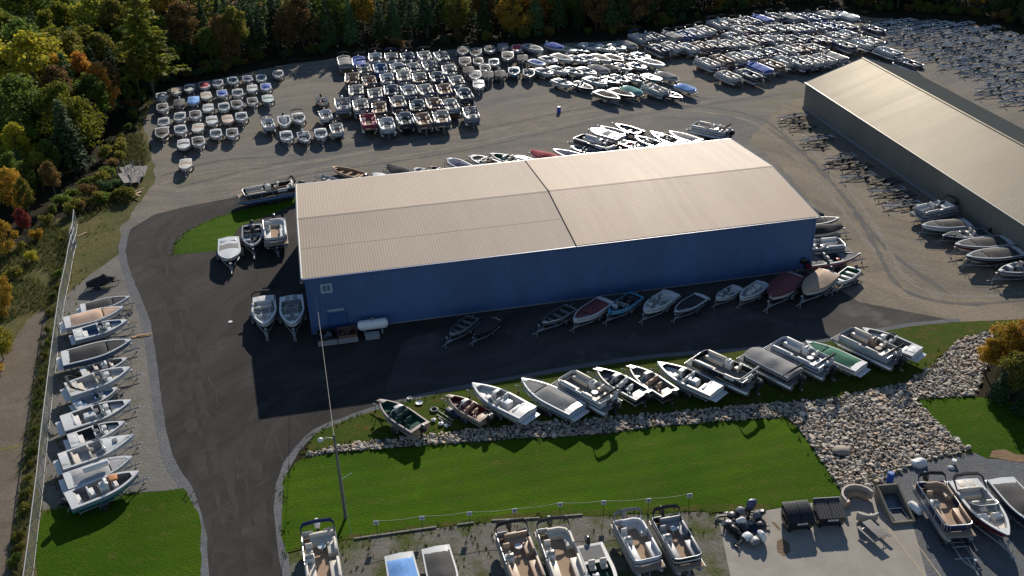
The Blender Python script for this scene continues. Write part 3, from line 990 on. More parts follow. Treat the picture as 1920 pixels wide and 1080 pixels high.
def stones():
    rr = random.Random(11)
    tm = bmesh.new()
    bmesh.ops.create_icosphere(tm, subdivisions=1, radius=1)
    V0 = [v.co.copy() for v in tm.verts]
    F0 = [[v.index for v in f.verts] for f in tm.faces]
    tm.free()
    xs = [p.x for p in rp]
    ys = [p.y for p in rp]
    V, F = [], []
    y = min(ys)
    while y < max(ys):
        x = min(xs)
        while x < max(xs):
            px, py = x + rr.uniform(-.11, .11), y + rr.uniform(-.11, .11)
            if inside(px, py, rp):
                s = rr.choice((.09, .10, .11, .12, .13, .14, .16, .19, .24)) * rr.uniform(.85, 1.2)
                k = len(V)
                ax = Vector((rr.uniform(.8, 1.45), rr.uniform(.75, 1.1), rr.uniform(.40, .65))) * s
                q = Matrix.Rotation(rr.uniform(0, 6.3), 3, 'Z') @ Matrix.Rotation(rr.uniform(-.5, .5), 3, 'X') @ Matrix.Rotation(rr.uniform(-.4, .4), 3, 'Y')
                for v in V0:
                    u = Vector((v.x * ax.x, v.y * ax.y, v.z * ax.z)) * rr.uniform(.74, 1.18)
                    u = q @ u
                    V.append((px + u.x, py + u.y, .03 + ax.z * .55 + rr.uniform(0, .1) * (s / .2) + u.z))
                    if False:
                        pass
                F.extend([[i + k for i in f] for f in F0])
            x += .25
        y += .235
    me = bpy.data.meshes.new('riprap')
    me.from_pydata(V, [], F)
    me.materials.append(stone_mat())
    tag(link('riprap', me), 'bed of loose pale and brown riprap stones between the lawns', 'stones', kind='stuff')


stones()
p = G(1577, 850)
b = B(); bmesh.ops.create_icosphere(b.bm, subdivisions=2, radius=1)
for v in b.bm.verts:
    v.co = Vector((v.co.x * .8, v.co.y * .6, v.co.z * .3)) * (1 + .18 * mnoise.noise(v.co * 1.5))
obj('boulder', b, pm('boulder_stone', (.30, .25, .20), .85, 0, .2, 2), None, 'largest flat brown boulder lying in the riprap field', 'boulder', loc=(p.x, p.y, .3))

# ---------------------------------------------------------------- boats (bow along +X, keel or tubes at z = 0)
def add_motor(T, x, z, y=0.0, sc=1.0, tilt=0.0):
    """outboard hung at the transom: leg with cowling and propeller"""
    M = Matrix.Translation((x, y, z)) @ Matrix.Rotation(tilt, 4, 'Y') @ Matrix.Scale(sc, 4)

    def put(b):
        bmesh.ops.transform(b.bm, matrix=M, verts=b.bm.verts)
        return b
    b = B()
    b.loft([[Vector((dx * .5 * k + ox, dy * .5 * k, zz)) for dx, dy in ((.34, 0), (.2, .16), (-.3, .12), (-.36, 0), (-.3, -.12), (.2, -.16))] for zz, k, ox in ((.2, 1.0, -.15), (-.35, .8, -.15), (-.55, .75, -.17), (-.8, .55, -.2))])
    b.box((-.22, 0, -.56), (.5, .22, .03))
    b.box((.06, 0, .05), (.2, .2, .34), bev=.02)
    b.lathe([(.03, -.48), (.08, -.4), (.075, .05), (.02, .14)], 8, (-.1, 0, -.72), 'X')
    mi = T.add('outboard_motor', put(b), 'leg')
    b = B()
    ring = lambda k, z, ox: [Vector((ox + .36 * k * math.cos(t) * (1.0 if math.cos(t) > 0 else 1.15), .22 * k * math.sin(t), z)) for t in [i * math.pi / 5 for i in range(10)]]
    b.loft([ring(.86, .16, -.17), ring(1.0, .3, -.17), ring(1.02, .55, -.18), ring(.9, .72, -.2), ring(.55, .80, -.22)])
    T.add('cowling', put(b), 'motor', mi)
    b = B()
    b.lathe([(.02, -.08), (.05, -.04), (.05, .06)], 8, (-.62, 0, -.72), 'X')
    for k in range(3):
        an = k * 2.094
        c_, s_ = math.cos(an), math.sin(an)
        b.loft([[Vector((-.60, c_ * r - s_ * w_, -.72 + s_ * r + c_ * w_)) for r, w_ in ((.04, -.03), (.17, -.07), (.18, .05), (.04, .03))], [Vector((-.64, c_ * r - s_ * w_, -.72 + s_ * r + c_ * w_)) for r, w_ in ((.04, -.01), (.17, -.02), (.18, .08), (.04, .04))]])
    T.add('propeller', put(b), 'prop', mi)


def couch(T, c, size, back, h=.36, name='seat', role='seat'):
    """cushion with a backrest on the side given by back = (dx, dy)"""
    b = B()
    b.box(c, size, bev=.05)
    bx, by = back
    if bx:
        b.box((c[0] + bx * (size[0] / 2 - .07), c[1], c[2] + size[2] / 2 + h / 2 - .05), (.16, size[1], h + .1), bev=.05, tilt=bx * .12)
    if by:
        b.box((c[0], c[1] + by * (size[1] / 2 - .07), c[2] + size[2] / 2 + h / 2 - .05), (size[0], .16, h + .1), bev=.05)
    T.add(name, b, role)


def chair(T, x, y, z, f=1, role='seat'):
    b = B()
    b.lathe([(.16, 0), (.05, .03), (.05, .34)], 8, (x, y, z))
    b.box((x, y, z + .40), (.48, .50, .16), bev=.06)
    b.box((x - f * .22, y, z + .68), (.15, .50, .52), bev=.06, tilt=-f * .15)
    T.add('captain_chair', b, role)


def wheel_at(T, x, y, z, par, f=1):
    b = B()
    M = Matrix.Translation((x, y, z)) @ Matrix.Rotation(f * 1.1, 4, 'Y')
    b.tube([(.17 * math.cos(k * .63), .17 * math.sin(k * .63), 0) for k in range(10)], .018, 4, closed=True)
    b.box((0, 0, 0), (.32, .03, .02)); b.box((0, 0, 0), (.03, .32, .02))
    bmesh.ops.transform(b.bm, matrix=M, verts=b.bm.verts)
    T.add('steering_wheel', b, 'dark', par)


def pontoon(layout=0, covered=False, arch=True, L=6.8, deckboat=False, name='pontoon_boat'):
    T = Tpl(name, 'pontoon boat')
    h = L / 2
    for y in (-.93, .93):
        b = B()
        b.tube([(-h + .1, y, .33), (-h + .2, y, .33), (h - .95, y, .33), (h - .55, y, .37), (h - .2, y, .44), (h, y, .52)], [.26, .33, .33, .30, .20, .06], 10)
        T.add('pontoon', b, 'tube')
    b = B()
    b.box((0, 0, .70), (L - .25, 2.5, .10))
    for k in range(9):
        b.box((-h + .5 + k * (L - 1.2) / 8, 0, .62), (.08, 2.2, .08))
    T.add('deck_frame', b, 'rail')
    b = B(); b.box((0, 0, .762), (L - .3, 2.44, .02)); T.add('deck', b, 'floor')
    x0, x1, yb, rc = -h + .62, h - .72, 1.2, .5
    path = [(x0, -yb), (x1 - rc, -yb), (x1 - rc * .35, -yb + rc * .12), (x1 - .06, -yb + rc * .5), (x1, -yb + rc), (x1, yb - rc), (x1 - .06, yb - rc * .5), (x1 - rc * .35, yb - rc * .12), (x1 - rc, yb), (x0, yb)]
    cx = 0
    inn = [((p[0] - .045) if p[0] > x0 + .1 else p[0], p[1] * (1 - .045 / yb)) for p in path]
    def wall(b, z0, z1, off=0.0):
        o_ = [Vector((p[0] + off * (1 if p[0] > x1 - .3 else 0), p[1] * (1 + off / yb), 0)) for p in path]
        i_ = [Vector((p[0], p[1], 0)) for p in inn]
        b.loft([[v + Z3 * z0 for v in o_], [v + Z3 * z1 for v in o_], [v + Z3 * z1 for v in i_], [v + Z3 * z0 for v in i_], [v + Z3 * z0 for v in o_]], False, False)
    b = B(); wall(b, .80, 1.36)
    # stern panel halves either side of the gate
    b.box((x0 + .02, -.78, 1.08), (.04, .8, .56)); b.box((x0 + .02, .78, 1.08), (.04, .8, .56))
    fi = T.add('fence', b, 'fence')
    b = B()
    b.tube([(p[0], p[1], 1.40) for p in path], .042, 5)
    b.tube([(x0, -yb, 1.40), (x0, -.38, 1.40)], .036, 5); b.tube([(x0, yb, 1.40), (x0, .38, 1.40)], .036, 5)
    for p in path:
        b.tube([(p[0], p[1] * 1.012, .76), (p[0], p[1] * 1.012, 1.40)], .022, 4)
    for k in range(1, 4):
        for q in (-1, 1):
            xx = x0 + (x1 - rc - x0) * k / 4
            b.tube([(xx, q * yb * 1.012, .76), (xx, q * yb * 1.012, 1.40)], .022, 4)
    T.add('rail', b, 'rail')
    b = B(); wall(b, .98, 1.10, .012); T.add('stripe', b, 'stripe', fi)
    if not covered:
        zc = .97
        couch(T, (x1 - 1.32, -.82, zc), (1.95, .66, .42), (0, -1))
        couch(T, (x1 - 1.32, .82, zc), (1.95, .66, .42), (0, 1))
        b = B(); b.box((-.1, -.80, 1.15), (.62, .66, .75), bev=.08); b.box((.05, -.80, 1.55), (.34, .60, .10), bev=.03, tilt=.35)
        ci = T.add('helm_console', b, 'console')
        wheel_at(T, -.42, -.80, 1.42, ci, -1)
        b = B(); b.box((.14, -.80, 1.72), (.03, .56, .30), tilt=-.35); T.add('windscreen', b, 'glass', ci)
        chair(T, -1.0, -.78, .77)
        if layout == 0:
            couch(T, (x0 + .75, .22, zc), (.70, 1.75, .44), (-1, 0))
            b = B(); b.box((x0 + .26, .2, 1.22), (.46, 1.7, .16), bev=.06); T.add('sun_pad', b, 'seat')
            couch(T, (x0 + 1.75, .82, zc), (1.3, .64, .42), (0, 1))
            b = B(); b.lathe([(.04, 0), (.04, .5), (.30, .52), (.30, .56), (.02, .56)], 12, (x0 + 1.65, .12, .77)); T.add('table', b, 'console')
        elif layout == 1:
            b = B()
            n = 9
            for k in range(n):
                t = k / (n - 1) * math.pi / 2
                cx_, cy_ = x0 + 1.25, .0
            pts = [(x0 + .40, -.45), (x0 + .40, .45), (x0 + .55, .78), (x0 + .9, .90), (x0 + 1.9, .90)]
            for k, (r, zz, w_) in enumerate(((0, zc, .30), (.22, 1.30, .09))):
                pp = [Vector((p[0] - (r if i < 2 else r * .6 if i == 2 else 0), p[1] + (0 if i < 2 else r * .6 if i == 2 else r), 0)) for i, p in enumerate(pts)]
                rings = []
                for i, p in enumerate(pp):
                    tt = (pp[min(i + 1, 4)] - pp[max(i - 1, 0)]).normalized()
                    nn_ = Vector((-tt.y, tt.x, 0))
                    hh = .20 if k == 0 else .20
                    rings.append([p + nn_ * w_ + Z3 * (zz - hh), p + nn_ * w_ + Z3 * (zz + hh * .8), p + nn_ * w_ * .7 + Z3 * (zz + hh), p - nn_ * w_ * .7 + Z3 * (zz + hh), p - nn_ * w_ + Z3 * (zz + hh * .8), p - nn_ * w_ + Z3 * (zz - hh)])
                b.loft(rings)
            T.add('seat', b, 'seat')
            b = B(); b.box((x0 + .2, .1, 1.2), (.42, 1.5, .14), bev=.05); T.add('sun_pad', b, 'seat')
        else:
            chair(T, -1.0, .65, .77)
            couch(T, (x0 + .40, -.6, zc), (.6, .9, .4), (-1, 0))
            couch(T, (x0 + .40, .6, zc), (.6, .9, .4), (-1, 0))
            chair(T, x1 - .55, .1, .77, 1)
    else:
        b = B()
        n = 12
        rings = []
        for i in range(n + 1):
            s = i / n
            x = x0 - .06 + (x1 - x0 + .12) * s
            yw = yb + .04
            if x > x1 - rc:
                yw = yb + .04 - rc * .75 * ((x - x1 + rc) / (rc + .06)) ** 2
            rdg = .16 + .12 * math.sin(s * 9.0 + .6) ** 2 + (.1 if .35 < s < .6 else 0)
            rings.append([Vector((x, -yw, 1.02)), Vector((x, -yw, 1.40)), Vector((x, -yw * .6, 1.44 + rdg * .55)), Vector((x, -yw * .12, 1.44 + rdg)), Vector((x, yw * .12, 1.44 + rdg)), Vector((x, yw * .6, 1.44 + rdg * .5)), Vector((x, yw, 1.40)), Vector((x, yw, 1.02))])
        rv = b.loft(rings, False, False)
        b.face(rv[0][::-1]); b.face(rv[-1])
        T.add('cover', b, 'cover', smooth=50)
    if arch:
        b = B()
        for dz, dx in ((0, 0), (.09, .05)):
            b.tube([(x0 + .5 - dx, -1.2, 1.42), (x0 + .05 - dx, -1.18, 1.9 + dz), (x0 - .1 - dx, -.95, 2.06 + dz), (x0 - .16 - dx, 0, 2.12 + dz), (x0 - .1 - dx, .95, 2.06 + dz), (x0 + .05 - dx, 1.18, 1.9 + dz), (x0 + .5 - dx, 1.2, 1.42)], [.03, .05, .10, .10, .10, .05, .03], 7)
        T.add('folded_canopy', b, 'canopy')
    add_motor(T, -h + .02, .85, 0, 1.0, -.25)
    return T


class Hull:
    def __init__(s, L=5.6, W=2.2, H=1.05, bp=2.2, blunt=.05, aft=.94, st=0.4, n=18):
        s.L, s.W, s.H, s.bp, s.blunt, s.aft, s.st, s.n = L, W, H, bp, blunt, aft, st, n

    def x(s, t):
        return -s.L / 2 + s.L * t

    def b(s, t):
        f = max(0, (t - s.st) / (1 - s.st))
        a = s.aft + (1 - s.aft) * min(1, t / s.st)
        return s.W / 2 * max(s.blunt, (1 - f ** s.bp) * a + s.blunt * f)

    def zs(s, t):
        return s.H * (.86 + .20 * t * t)

    def zk(s, t):
        return s.H * .92 * max(0, (t - .70) / .30) ** 2.0

    def zc(s, t):
        return min(s.zs(t) - .05, max(s.zk(t) + .02, s.H * (.34 + .42 * max(0, (t - .45) / .55) ** 1.7)))

    def build(s, T, c0=.1, c1=.9, gun=.17, floor=.34, foredeck_crown=.08, band=True, sole='liner'):
        ts = [i / s.n for i in range(s.n + 1)]
        lo, up = B(), B()
        R1, R2 = [], []
        for t in ts:
            bb, zs, zk, zc = s.b(t), s.zs(t), s.zk(t), s.zc(t)
            bc = bb * .88
            x = s.x(t) + (.0 if t < 1 else .0)
            half = [(bc, zc), (bc * .96, zc - .03), (bc * .5, zk + (zc - zk) * .5), (0, zk)]
            R1.append([Vector((x, -p[0], p[1])) for p in half] + [Vector((x, p[0], p[1])) for p in half[-2::-1]])
            hs = [(bb, zs), (bb * .985, zs * .5 + zc * .5), (bc, zc)]
            R2.append(([Vector((x, -p[0], p[1])) for p in hs], [Vector((x, p[0], p[1])) for p in hs]))
        rv = lo.loft(R1, False, False)
        lo.face(rv[0])
        T.add('hull', lo, 'hull')
        up.loft([r[0] for r in R2], False, False)
        up.loft([r[1] for r in R2], False, False)
        up.face([up.bm.verts.new(p) for p in R2[0][0] + R2[0][1][::-1]])
        up.face([up.bm.verts.new(p) for p in R2[-1][0] + R2[-1][1][::-1]])
        T.add('topside', up, 'side')
        if band:
            hb = B()
            for q in (-1, 1):
                hb.loft([[Vector((s.x(t), q * (s.b(t) * (.985 + .015 * f) + .014), s.zs(t) * (.5 + .5 * f) + s.zc(t) * (.5 - .5 * f))) for f in (.15, .55)] for t in ts[:-1]], False, False)
            T.add('hull_stripe', hb, 'stripe', len(T.parts) - 1)
        # deck: gunwale ring, crowned foredeck, cockpit liner
        dk = B()
        ins = [t for t in ts if c0 <= t <= c1]
        zf = floor * s.H
        inner = lambda t: max(.03, s.b(t) - gun)
        def strip(tt, f):
            dk.loft([[Vector(p) for p in f(t)] for t in tt], False, False)
        for q in (-1, 1):
            strip(ts, lambda t: [(s.x(t), q * (s.b(t) + .02), s.zs(t)), (s.x(t), q * (s.b(t)), s.zs(t) + .05), (s.x(t), q * max(0, inner(t)), s.zs(t) + .055)])
        for seg in ([t for t in ts if t <= ins[0]], [t for t in ts if t >= ins[-1]]):
            if len(seg) > 1:
                strip(seg, lambda t: [(s.x(t), -inner(t), s.zs(t) + .055), (s.x(t), 0, s.zs(t) + .055 + foredeck_crown * min(1, s.b(t))), (s.x(t), inner(t), s.zs(t) + .055)])
        di = T.add('deck', dk, 'deck')
        ck = B()
        ck.loft([[Vector(p) for p in ((s.x(t), -inner(t), s.zs(t) + .05), (s.x(t), -inner(t) * .93, max(zf, s.zc(t) * .9)), (s.x(t), inner(t) * .93, max(zf, s.zc(t) * .9)), (s.x(t), inner(t), s.zs(t) + .05))] for t in ins], False, False)
        for t in (ins[0], ins[-1]):
            ck.face([ck.bm.verts.new(p) for p in ((s.x(t), -inner(t), s.zs(t) + .055), (s.x(t), inner(t), s.zs(t) + .055), (s.x(t), inner(t) * .93, max(zf, s.zc(t) * .9)), (s.x(t), -inner(t) * .93, max(zf, s.zc(t) * .9)))])
        T.add('cockpit', ck, sole)
        rr = B()
        rr.tube([(s.x(t), -s.b(t) - .015, s.zs(t) - .02) for t in ts] + [(s.x(t), s.b(t) + .015, s.zs(t) - .02) for t in ts[::-1]], .03, 4)
        T.add('rub_rail', rr, 'trim', di)
        s.zf = zf
        return di

    def windshield(s, T, t, h=.36, wrap=.6, rake=.28):
        pts = []
        b1 = s.b(t) - .14
        for q in (-1, -.97, -.6, 0, .6, .97, 1):
            back = wrap if abs(q) == 1 else (.12 if abs(q) > .9 else 0)
            t2 = t - back / s.L
            pts.append((s.x(t2), (s.b(t2) - .12) * q if abs(q) == 1 else b1 * q, s.zs(t2) + .05))
        g = B()
        low = [Vector(p) for p in pts]
        top = [Vector((p[0] - rake, p[1] * .93, p[2] + h * (.55 if i in (0, 6) else 1))) for i, p in enumerate(pts)]
        g.loft([low, top, [v + Vector((-.012, 0, 0)) for v in top], [v + Vector((-.012, 0, 0)) for v in low], low], False, False)
        f = B(); f.tube(top, .022, 5)
        for i in (2, 4):
            f.tube([low[i], top[i]], .018, 4)
        fi = T.add('windshield_frame', f, 'rail')
        T.add('windshield', g, 'glass', fi)

    def bow_rail(s, T):
        b = B()
        for q in (-1, 1):
            pts = [(s.x(t), q * max(.03, s.b(t) - .06), s.zs(t) + (.05 if t in (.68,) else .24)) for t in (.68, .72, .82, .92, .975)]
            b.tube(pts, .018, 4)
            for t in (.78, .9):
                b.tube([(s.x(t), q * max(.03, s.b(t) - .06), s.zs(t) + .05), (s.x(t), q * max(.03, s.b(t) - .06), s.zs(t) + .24)], .014, 4)
        b.tube([(s.x(.975), -max(.03, s.b(.975) - .06), s.zs(.975) + .24), (s.x(.985), 0, s.zs(.98) + .25), (s.x(.975), max(.03, s.b(.975) - .06), s.zs(.975) + .24)], .018, 4)
        T.add('bow_rail', b, 'rail')

    def cover(s, T, t0, t1, ridge=.2, bumps=1.0, over=.03, name='cover', ph=0.0, role='cover', drop=.08):
        b = B()
        n = 14
        rings = []
        for i in range(n + 1):
            u = i / n
            t = t0 + (t1 - t0) * u
            bb, z = s.b(t) + over, s.zs(t) + .065
            e = math.sin(math.pi * min(1, max(0, u))) ** .6
            r = ridge * e * (1 + .35 * bumps * math.sin(u * 8 + ph))
            x = s.x(t)
            rings.append([Vector((x, -bb, z - drop)), Vector((x, -bb, z)), Vector((x, -bb * .55, z + r * .62 - .02 * bumps)), Vector((x, -bb * .08, z + r)), Vector((x, bb * .08, z + r)), Vector((x, bb * .55, z + r * .62 - .02 * bumps)), Vector((x, bb, z)), Vector((x, bb, z - drop))])
        rv = b.loft(rings, False, False)
        b.face(rv[0][::-1]); b.face(rv[-1])
        T.add(name, b, role, smooth=50)


def vboat(kind, name='motorboat', **kw):
    T = Tpl(name, 'motorboat')
    h = Hull(**kw)
    zf = .34 * h.H
    L = h.L
    if kind in ('open', 'ski', 'arch'):
        h.build(T, .12, .93)
        h.windshield(T, .60, .40)
        b = B()
        x = h.x(.64)
        bb = h.b(.64) - .2
        b.box((x, bb * .62, zf + .32), (.46, bb * .7, .62), bev=.06)
        T.add('console', b, 'deck')
        b = B(); b.box((x, -bb * .62, zf + .32), (.46, bb * .7, .62), bev=.06)
        ci = T.add('console', b, 'deck')
        wheel_at(T, x - .3, -bb * .6, zf + .55, ci, -1)
        chair(T, h.x(.49), -.5, zf, 1); chair(T, h.x(.49), .5, zf, 1)
        for q in (-1, 1):
            b = B()
            b.loft([[Vector((h.x(t), q * (h.b(t) - .22), zz)), Vector((h.x(t), q * max(.04, h.b(t) - .72), zz)), Vector((h.x(t), q * max(.04, h.b(t) - .72), zz - .3)), Vector((h.x(t), q * (h.b(t) - .22), zz - .3))] for t, zz in ((.70, h.H * .72), (.78, h.H * .73), (.87, h.H * .76))])
            T.add('bow_seat', b, 'seat')
        couch(T, (h.x(.2), 0, zf + .2), (.55, h.W * .62, .36), (-1, 0), .3)
        b = B()
        if kind == 'ski':
            b.box((h.x(.38), 0, zf + .34), (.95, .75, .62), bev=.14, seg=3); T.add('engine_cover', b, 'console')
        else:
            b.box((h.x(.08), 0, h.H * .86 + .05), (.7, h.W * .5, .16), bev=.06); T.add('sun_pad', b, 'seat')
        b = B(); b.box((h.x(-.045), 0, h.H * .42), (.5, h.W * .82, .07), bev=.03); T.add('swim_platform', b, 'deck')
        if kind == 'arch':
            b = B()
            for dx in (0, .12):
                b.tube([(h.x(.22) - dx, -h.b(.2) + .06, h.H), (h.x(.1) - dx, -h.b(.2) + .06, h.H + .5), (h.x(.06) - dx, -h.b(.2) * .75, h.H + .62), (h.x(.05) - dx, 0, h.H + .68), (h.x(.06) - dx, h.b(.2) * .75, h.H + .62), (h.x(.1) - dx, h.b(.2) - .06, h.H + .5), (h.x(.22) - dx, h.b(.2) - .06, h.H)], [.03, .05, .08, .09, .08, .05, .03], 6)
            T.add('folded_canopy', b, 'canopy')
    elif kind == 'cover2':
        h.build(T, .12, .93)
        h.cover(T, .66, .925, .05, .3, -.15, 'bow_cover', drop=.02)
        h.cover(T, .09, .64, .34, .5, -.12, 'cockpit_cover', .5, drop=.03)
        h.bow_rail(T)
        b = B(); b.box((h.x(-.045), 0, h.H * .42), (.5, h.W * .82, .07), bev=.03); T.add('swim_platform', b, 'deck')
    elif kind == 'band':
        # pale deck with a dark cloth band over the cockpit
        h.build(T, .3, .56, foredeck_crown=.12)
        h.cover(T, .30, .58, .09, .3, -.12, 'cockpit_cover', drop=.05)
        b = B(); b.box((h.x(.14), 0, h.H * .9 + .06), (.55, h.W * .7, .14), bev=.05); T.add('sun_pad', b, 'deck')
    elif kind == 'tent':
        h.build(T, .12, .93, band=False)
        h.cover(T, .0, .99, .45, .6, .045, 'cover', kw.get('L', 0), drop=.22)
    elif kind == 'alu':
        h.build(T, .04, .94, gun=.07, floor=.25, sole='liner', band=False)
        for t in (.2, .45, .68):
            b = B(); b.box((h.x(t), 0, h.H * .58), (.34, h.b(t) * 1.8, .10), bev=.02); b.box((h.x(t), 0, h.H * .40), (.28, h.b(t) * 1.5, .28)); T.add('bench', b, 'seat')
        b = B()
        b.prism([(h.x(.84), -h.b(.84) + .08), (h.x(.93), -h.b(.93) + .06), (h.x(.93), h.b(.93) - .06), (h.x(.84), h.b(.84) - .08)], h.H * .9, h.H * .94)
        T.add('bow_plate', b, 'deck')
    elif kind == 'fish':
        # aluminium fishing boat: side console, pedestal seats, raised bow deck
        h.build(T, .05, .93, gun=.12, floor=.28, sole='liner')
        h.windshield(T, .62, .30, .3)
        b = B(); b.box((h.x(.66), -h.W * .24, zf + .3), (.45, h.W * .32, .62), bev=.05); ci = T.add('console', b, 'console')
        wheel_at(T, h.x(.60), -h.W * .24, zf + .55, ci, -1)
        b = B()
        b.prism([(h.x(.72), -h.b(.72) + .14), (h.x(.90), -h.b(.90) + .14), (h.x(.90), h.b(.90) - .14), (h.x(.72), h.b(.72) - .14)], h.H * .5, h.H * .66)
        T.add('casting_deck', b, 'floor')
        b = B(); b.box((h.x(.13), 0, h.H * .52), (.75, h.W * .78, .3), bev=.03); T.add('rear_deck', b, 'seat')
        chair(T, h.x(.48), -.42, zf); chair(T, h.x(.45), .42, zf); chair(T, h.x(.30), .1, zf)
        b = B(); b.box((h.x(.93), .2, h.H * 1.08), (.9, .1, .1), rz=.3); b.lathe([(.05, -.1), (.09, 0), (.05, .1)], 8, (h.x(.86), .1, h.H * 1.12), 'Z'); T.add('trolling_motor', b, 'motor')
    elif kind == 'bass':
        h.build(T, .30, .62, gun=.25, floor=.45, foredeck_crown=.0, sole='liner')
        b = B()
        b.loft([[Vector((h.x(t), -h.b(t) + .16, h.zs(t) + .075)), Vector((h.x(t), h.b(t) - .16, h.zs(t) + .075)), Vector((h.x(t), h.b(t) - .16, h.zs(t) + .06)), Vector((h.x(t), -h.b(t) + .16, h.zs(t) + .06))] for t in (.63, .72, .8, .88, .94)])
        T.add('casting_deck', b, 'floor')
        b = B(); b.box((h.x(.16), 0, h.zs(.16) + .075), (1.3, h.W * .72, .03)); T.add('rear_deck', b, 'floor')
        for q in (-1, 1):
            chair(T, h.x(.40), q * .42, .45 * h.H - .1)
        b = B(); b.box((h.x(.55), -.42, h.H * .85), (.4, .5, .4), bev=.08); ci = T.add('console', b, 'side')
        wheel_at(T, h.x(.51), -.42, h.H * .95, ci, -1)
        b = B(); b.tube([(h.x(.98), .1, h.H * 1.12), (h.x(.76), .35, h.H * 1.16)], .04, 5); b.box((h.x(.78), .33, h.H * 1.18), (.25, .14, .12), bev=.03); T.add('trolling_motor', b, 'motor')
    elif kind == 'cc':
        h.build(T, .1, .93, gun=.2)
        b = B(); b.box((h.x(.5), 0, zf + .45), (.7, .75, .9), bev=.1); b.box((h.x(.53), 0, zf + 1.0), (.3, .7, .3), bev=.05, tilt=.4); ci = T.add('console', b, 'console')
        wheel_at(T, h.x(.42), 0, zf + .85, ci, -1)
        b = B(); b.box((h.x(.60), 0, zf + 1.2), (.03, .66, .36), tilt=-.4); T.add('windscreen', b, 'glass', ci)
        couch(T, (h.x(.32), 0, zf + .35), (.5, .85, .6), (-1, 0), .3)
        couch(T, (h.x(.65), 0, zf + .25), (.45, .7, .5), (-1, 0), .25)
        couch(T, (h.x(.14), 0, zf + .2), (.4, h.W * .6, .35), (-1, 0), .2)
    elif kind == 'cuddy':
        h.build(T, .1, .56, foredeck_crown=.22)
        h.windshield(T, .60, .44, .7)
        h.bow_rail(T)
        b = B(); b.box((h.x(.74), 0, h.zs(.74) + .24), (.45, .45, .04), bev=.01); T.add('hatch', b, 'trim')
        b = B(); b.box((h.x(.54), -.5, zf + .35), (.4, .55, .7), bev=.06); ci = T.add('console', b, 'deck')
        wheel_at(T, h.x(.49), -.5, zf + .65, ci, -1)
        chair(T, h.x(.42), -.5, zf); chair(T, h.x(.42), .5, zf)
        couch(T, (h.x(.2), 0, zf + .2), (.55, h.W * .62, .36), (-1, 0), .3)
        b = B(); b.box((h.x(.05), 0, h.H * .86 + .05), (.7, h.W * .6, .2), bev=.08); T.add('sun_pad', b, 'seat')
        b = B(); b.box((h.x(-.045), 0, h.H * .42), (.5, h.W * .82, .07), bev=.03); T.add('swim_platform', b, 'deck')
    if kw.get('n') is None and kind in ('alu', 'fish', 'bass', 'cc', 'tent'):
        add_motor(T, -L / 2, h.H * .72, 0, .9 if kind != 'alu' else .7, -.5)
    T.hullinfo = h
    return T


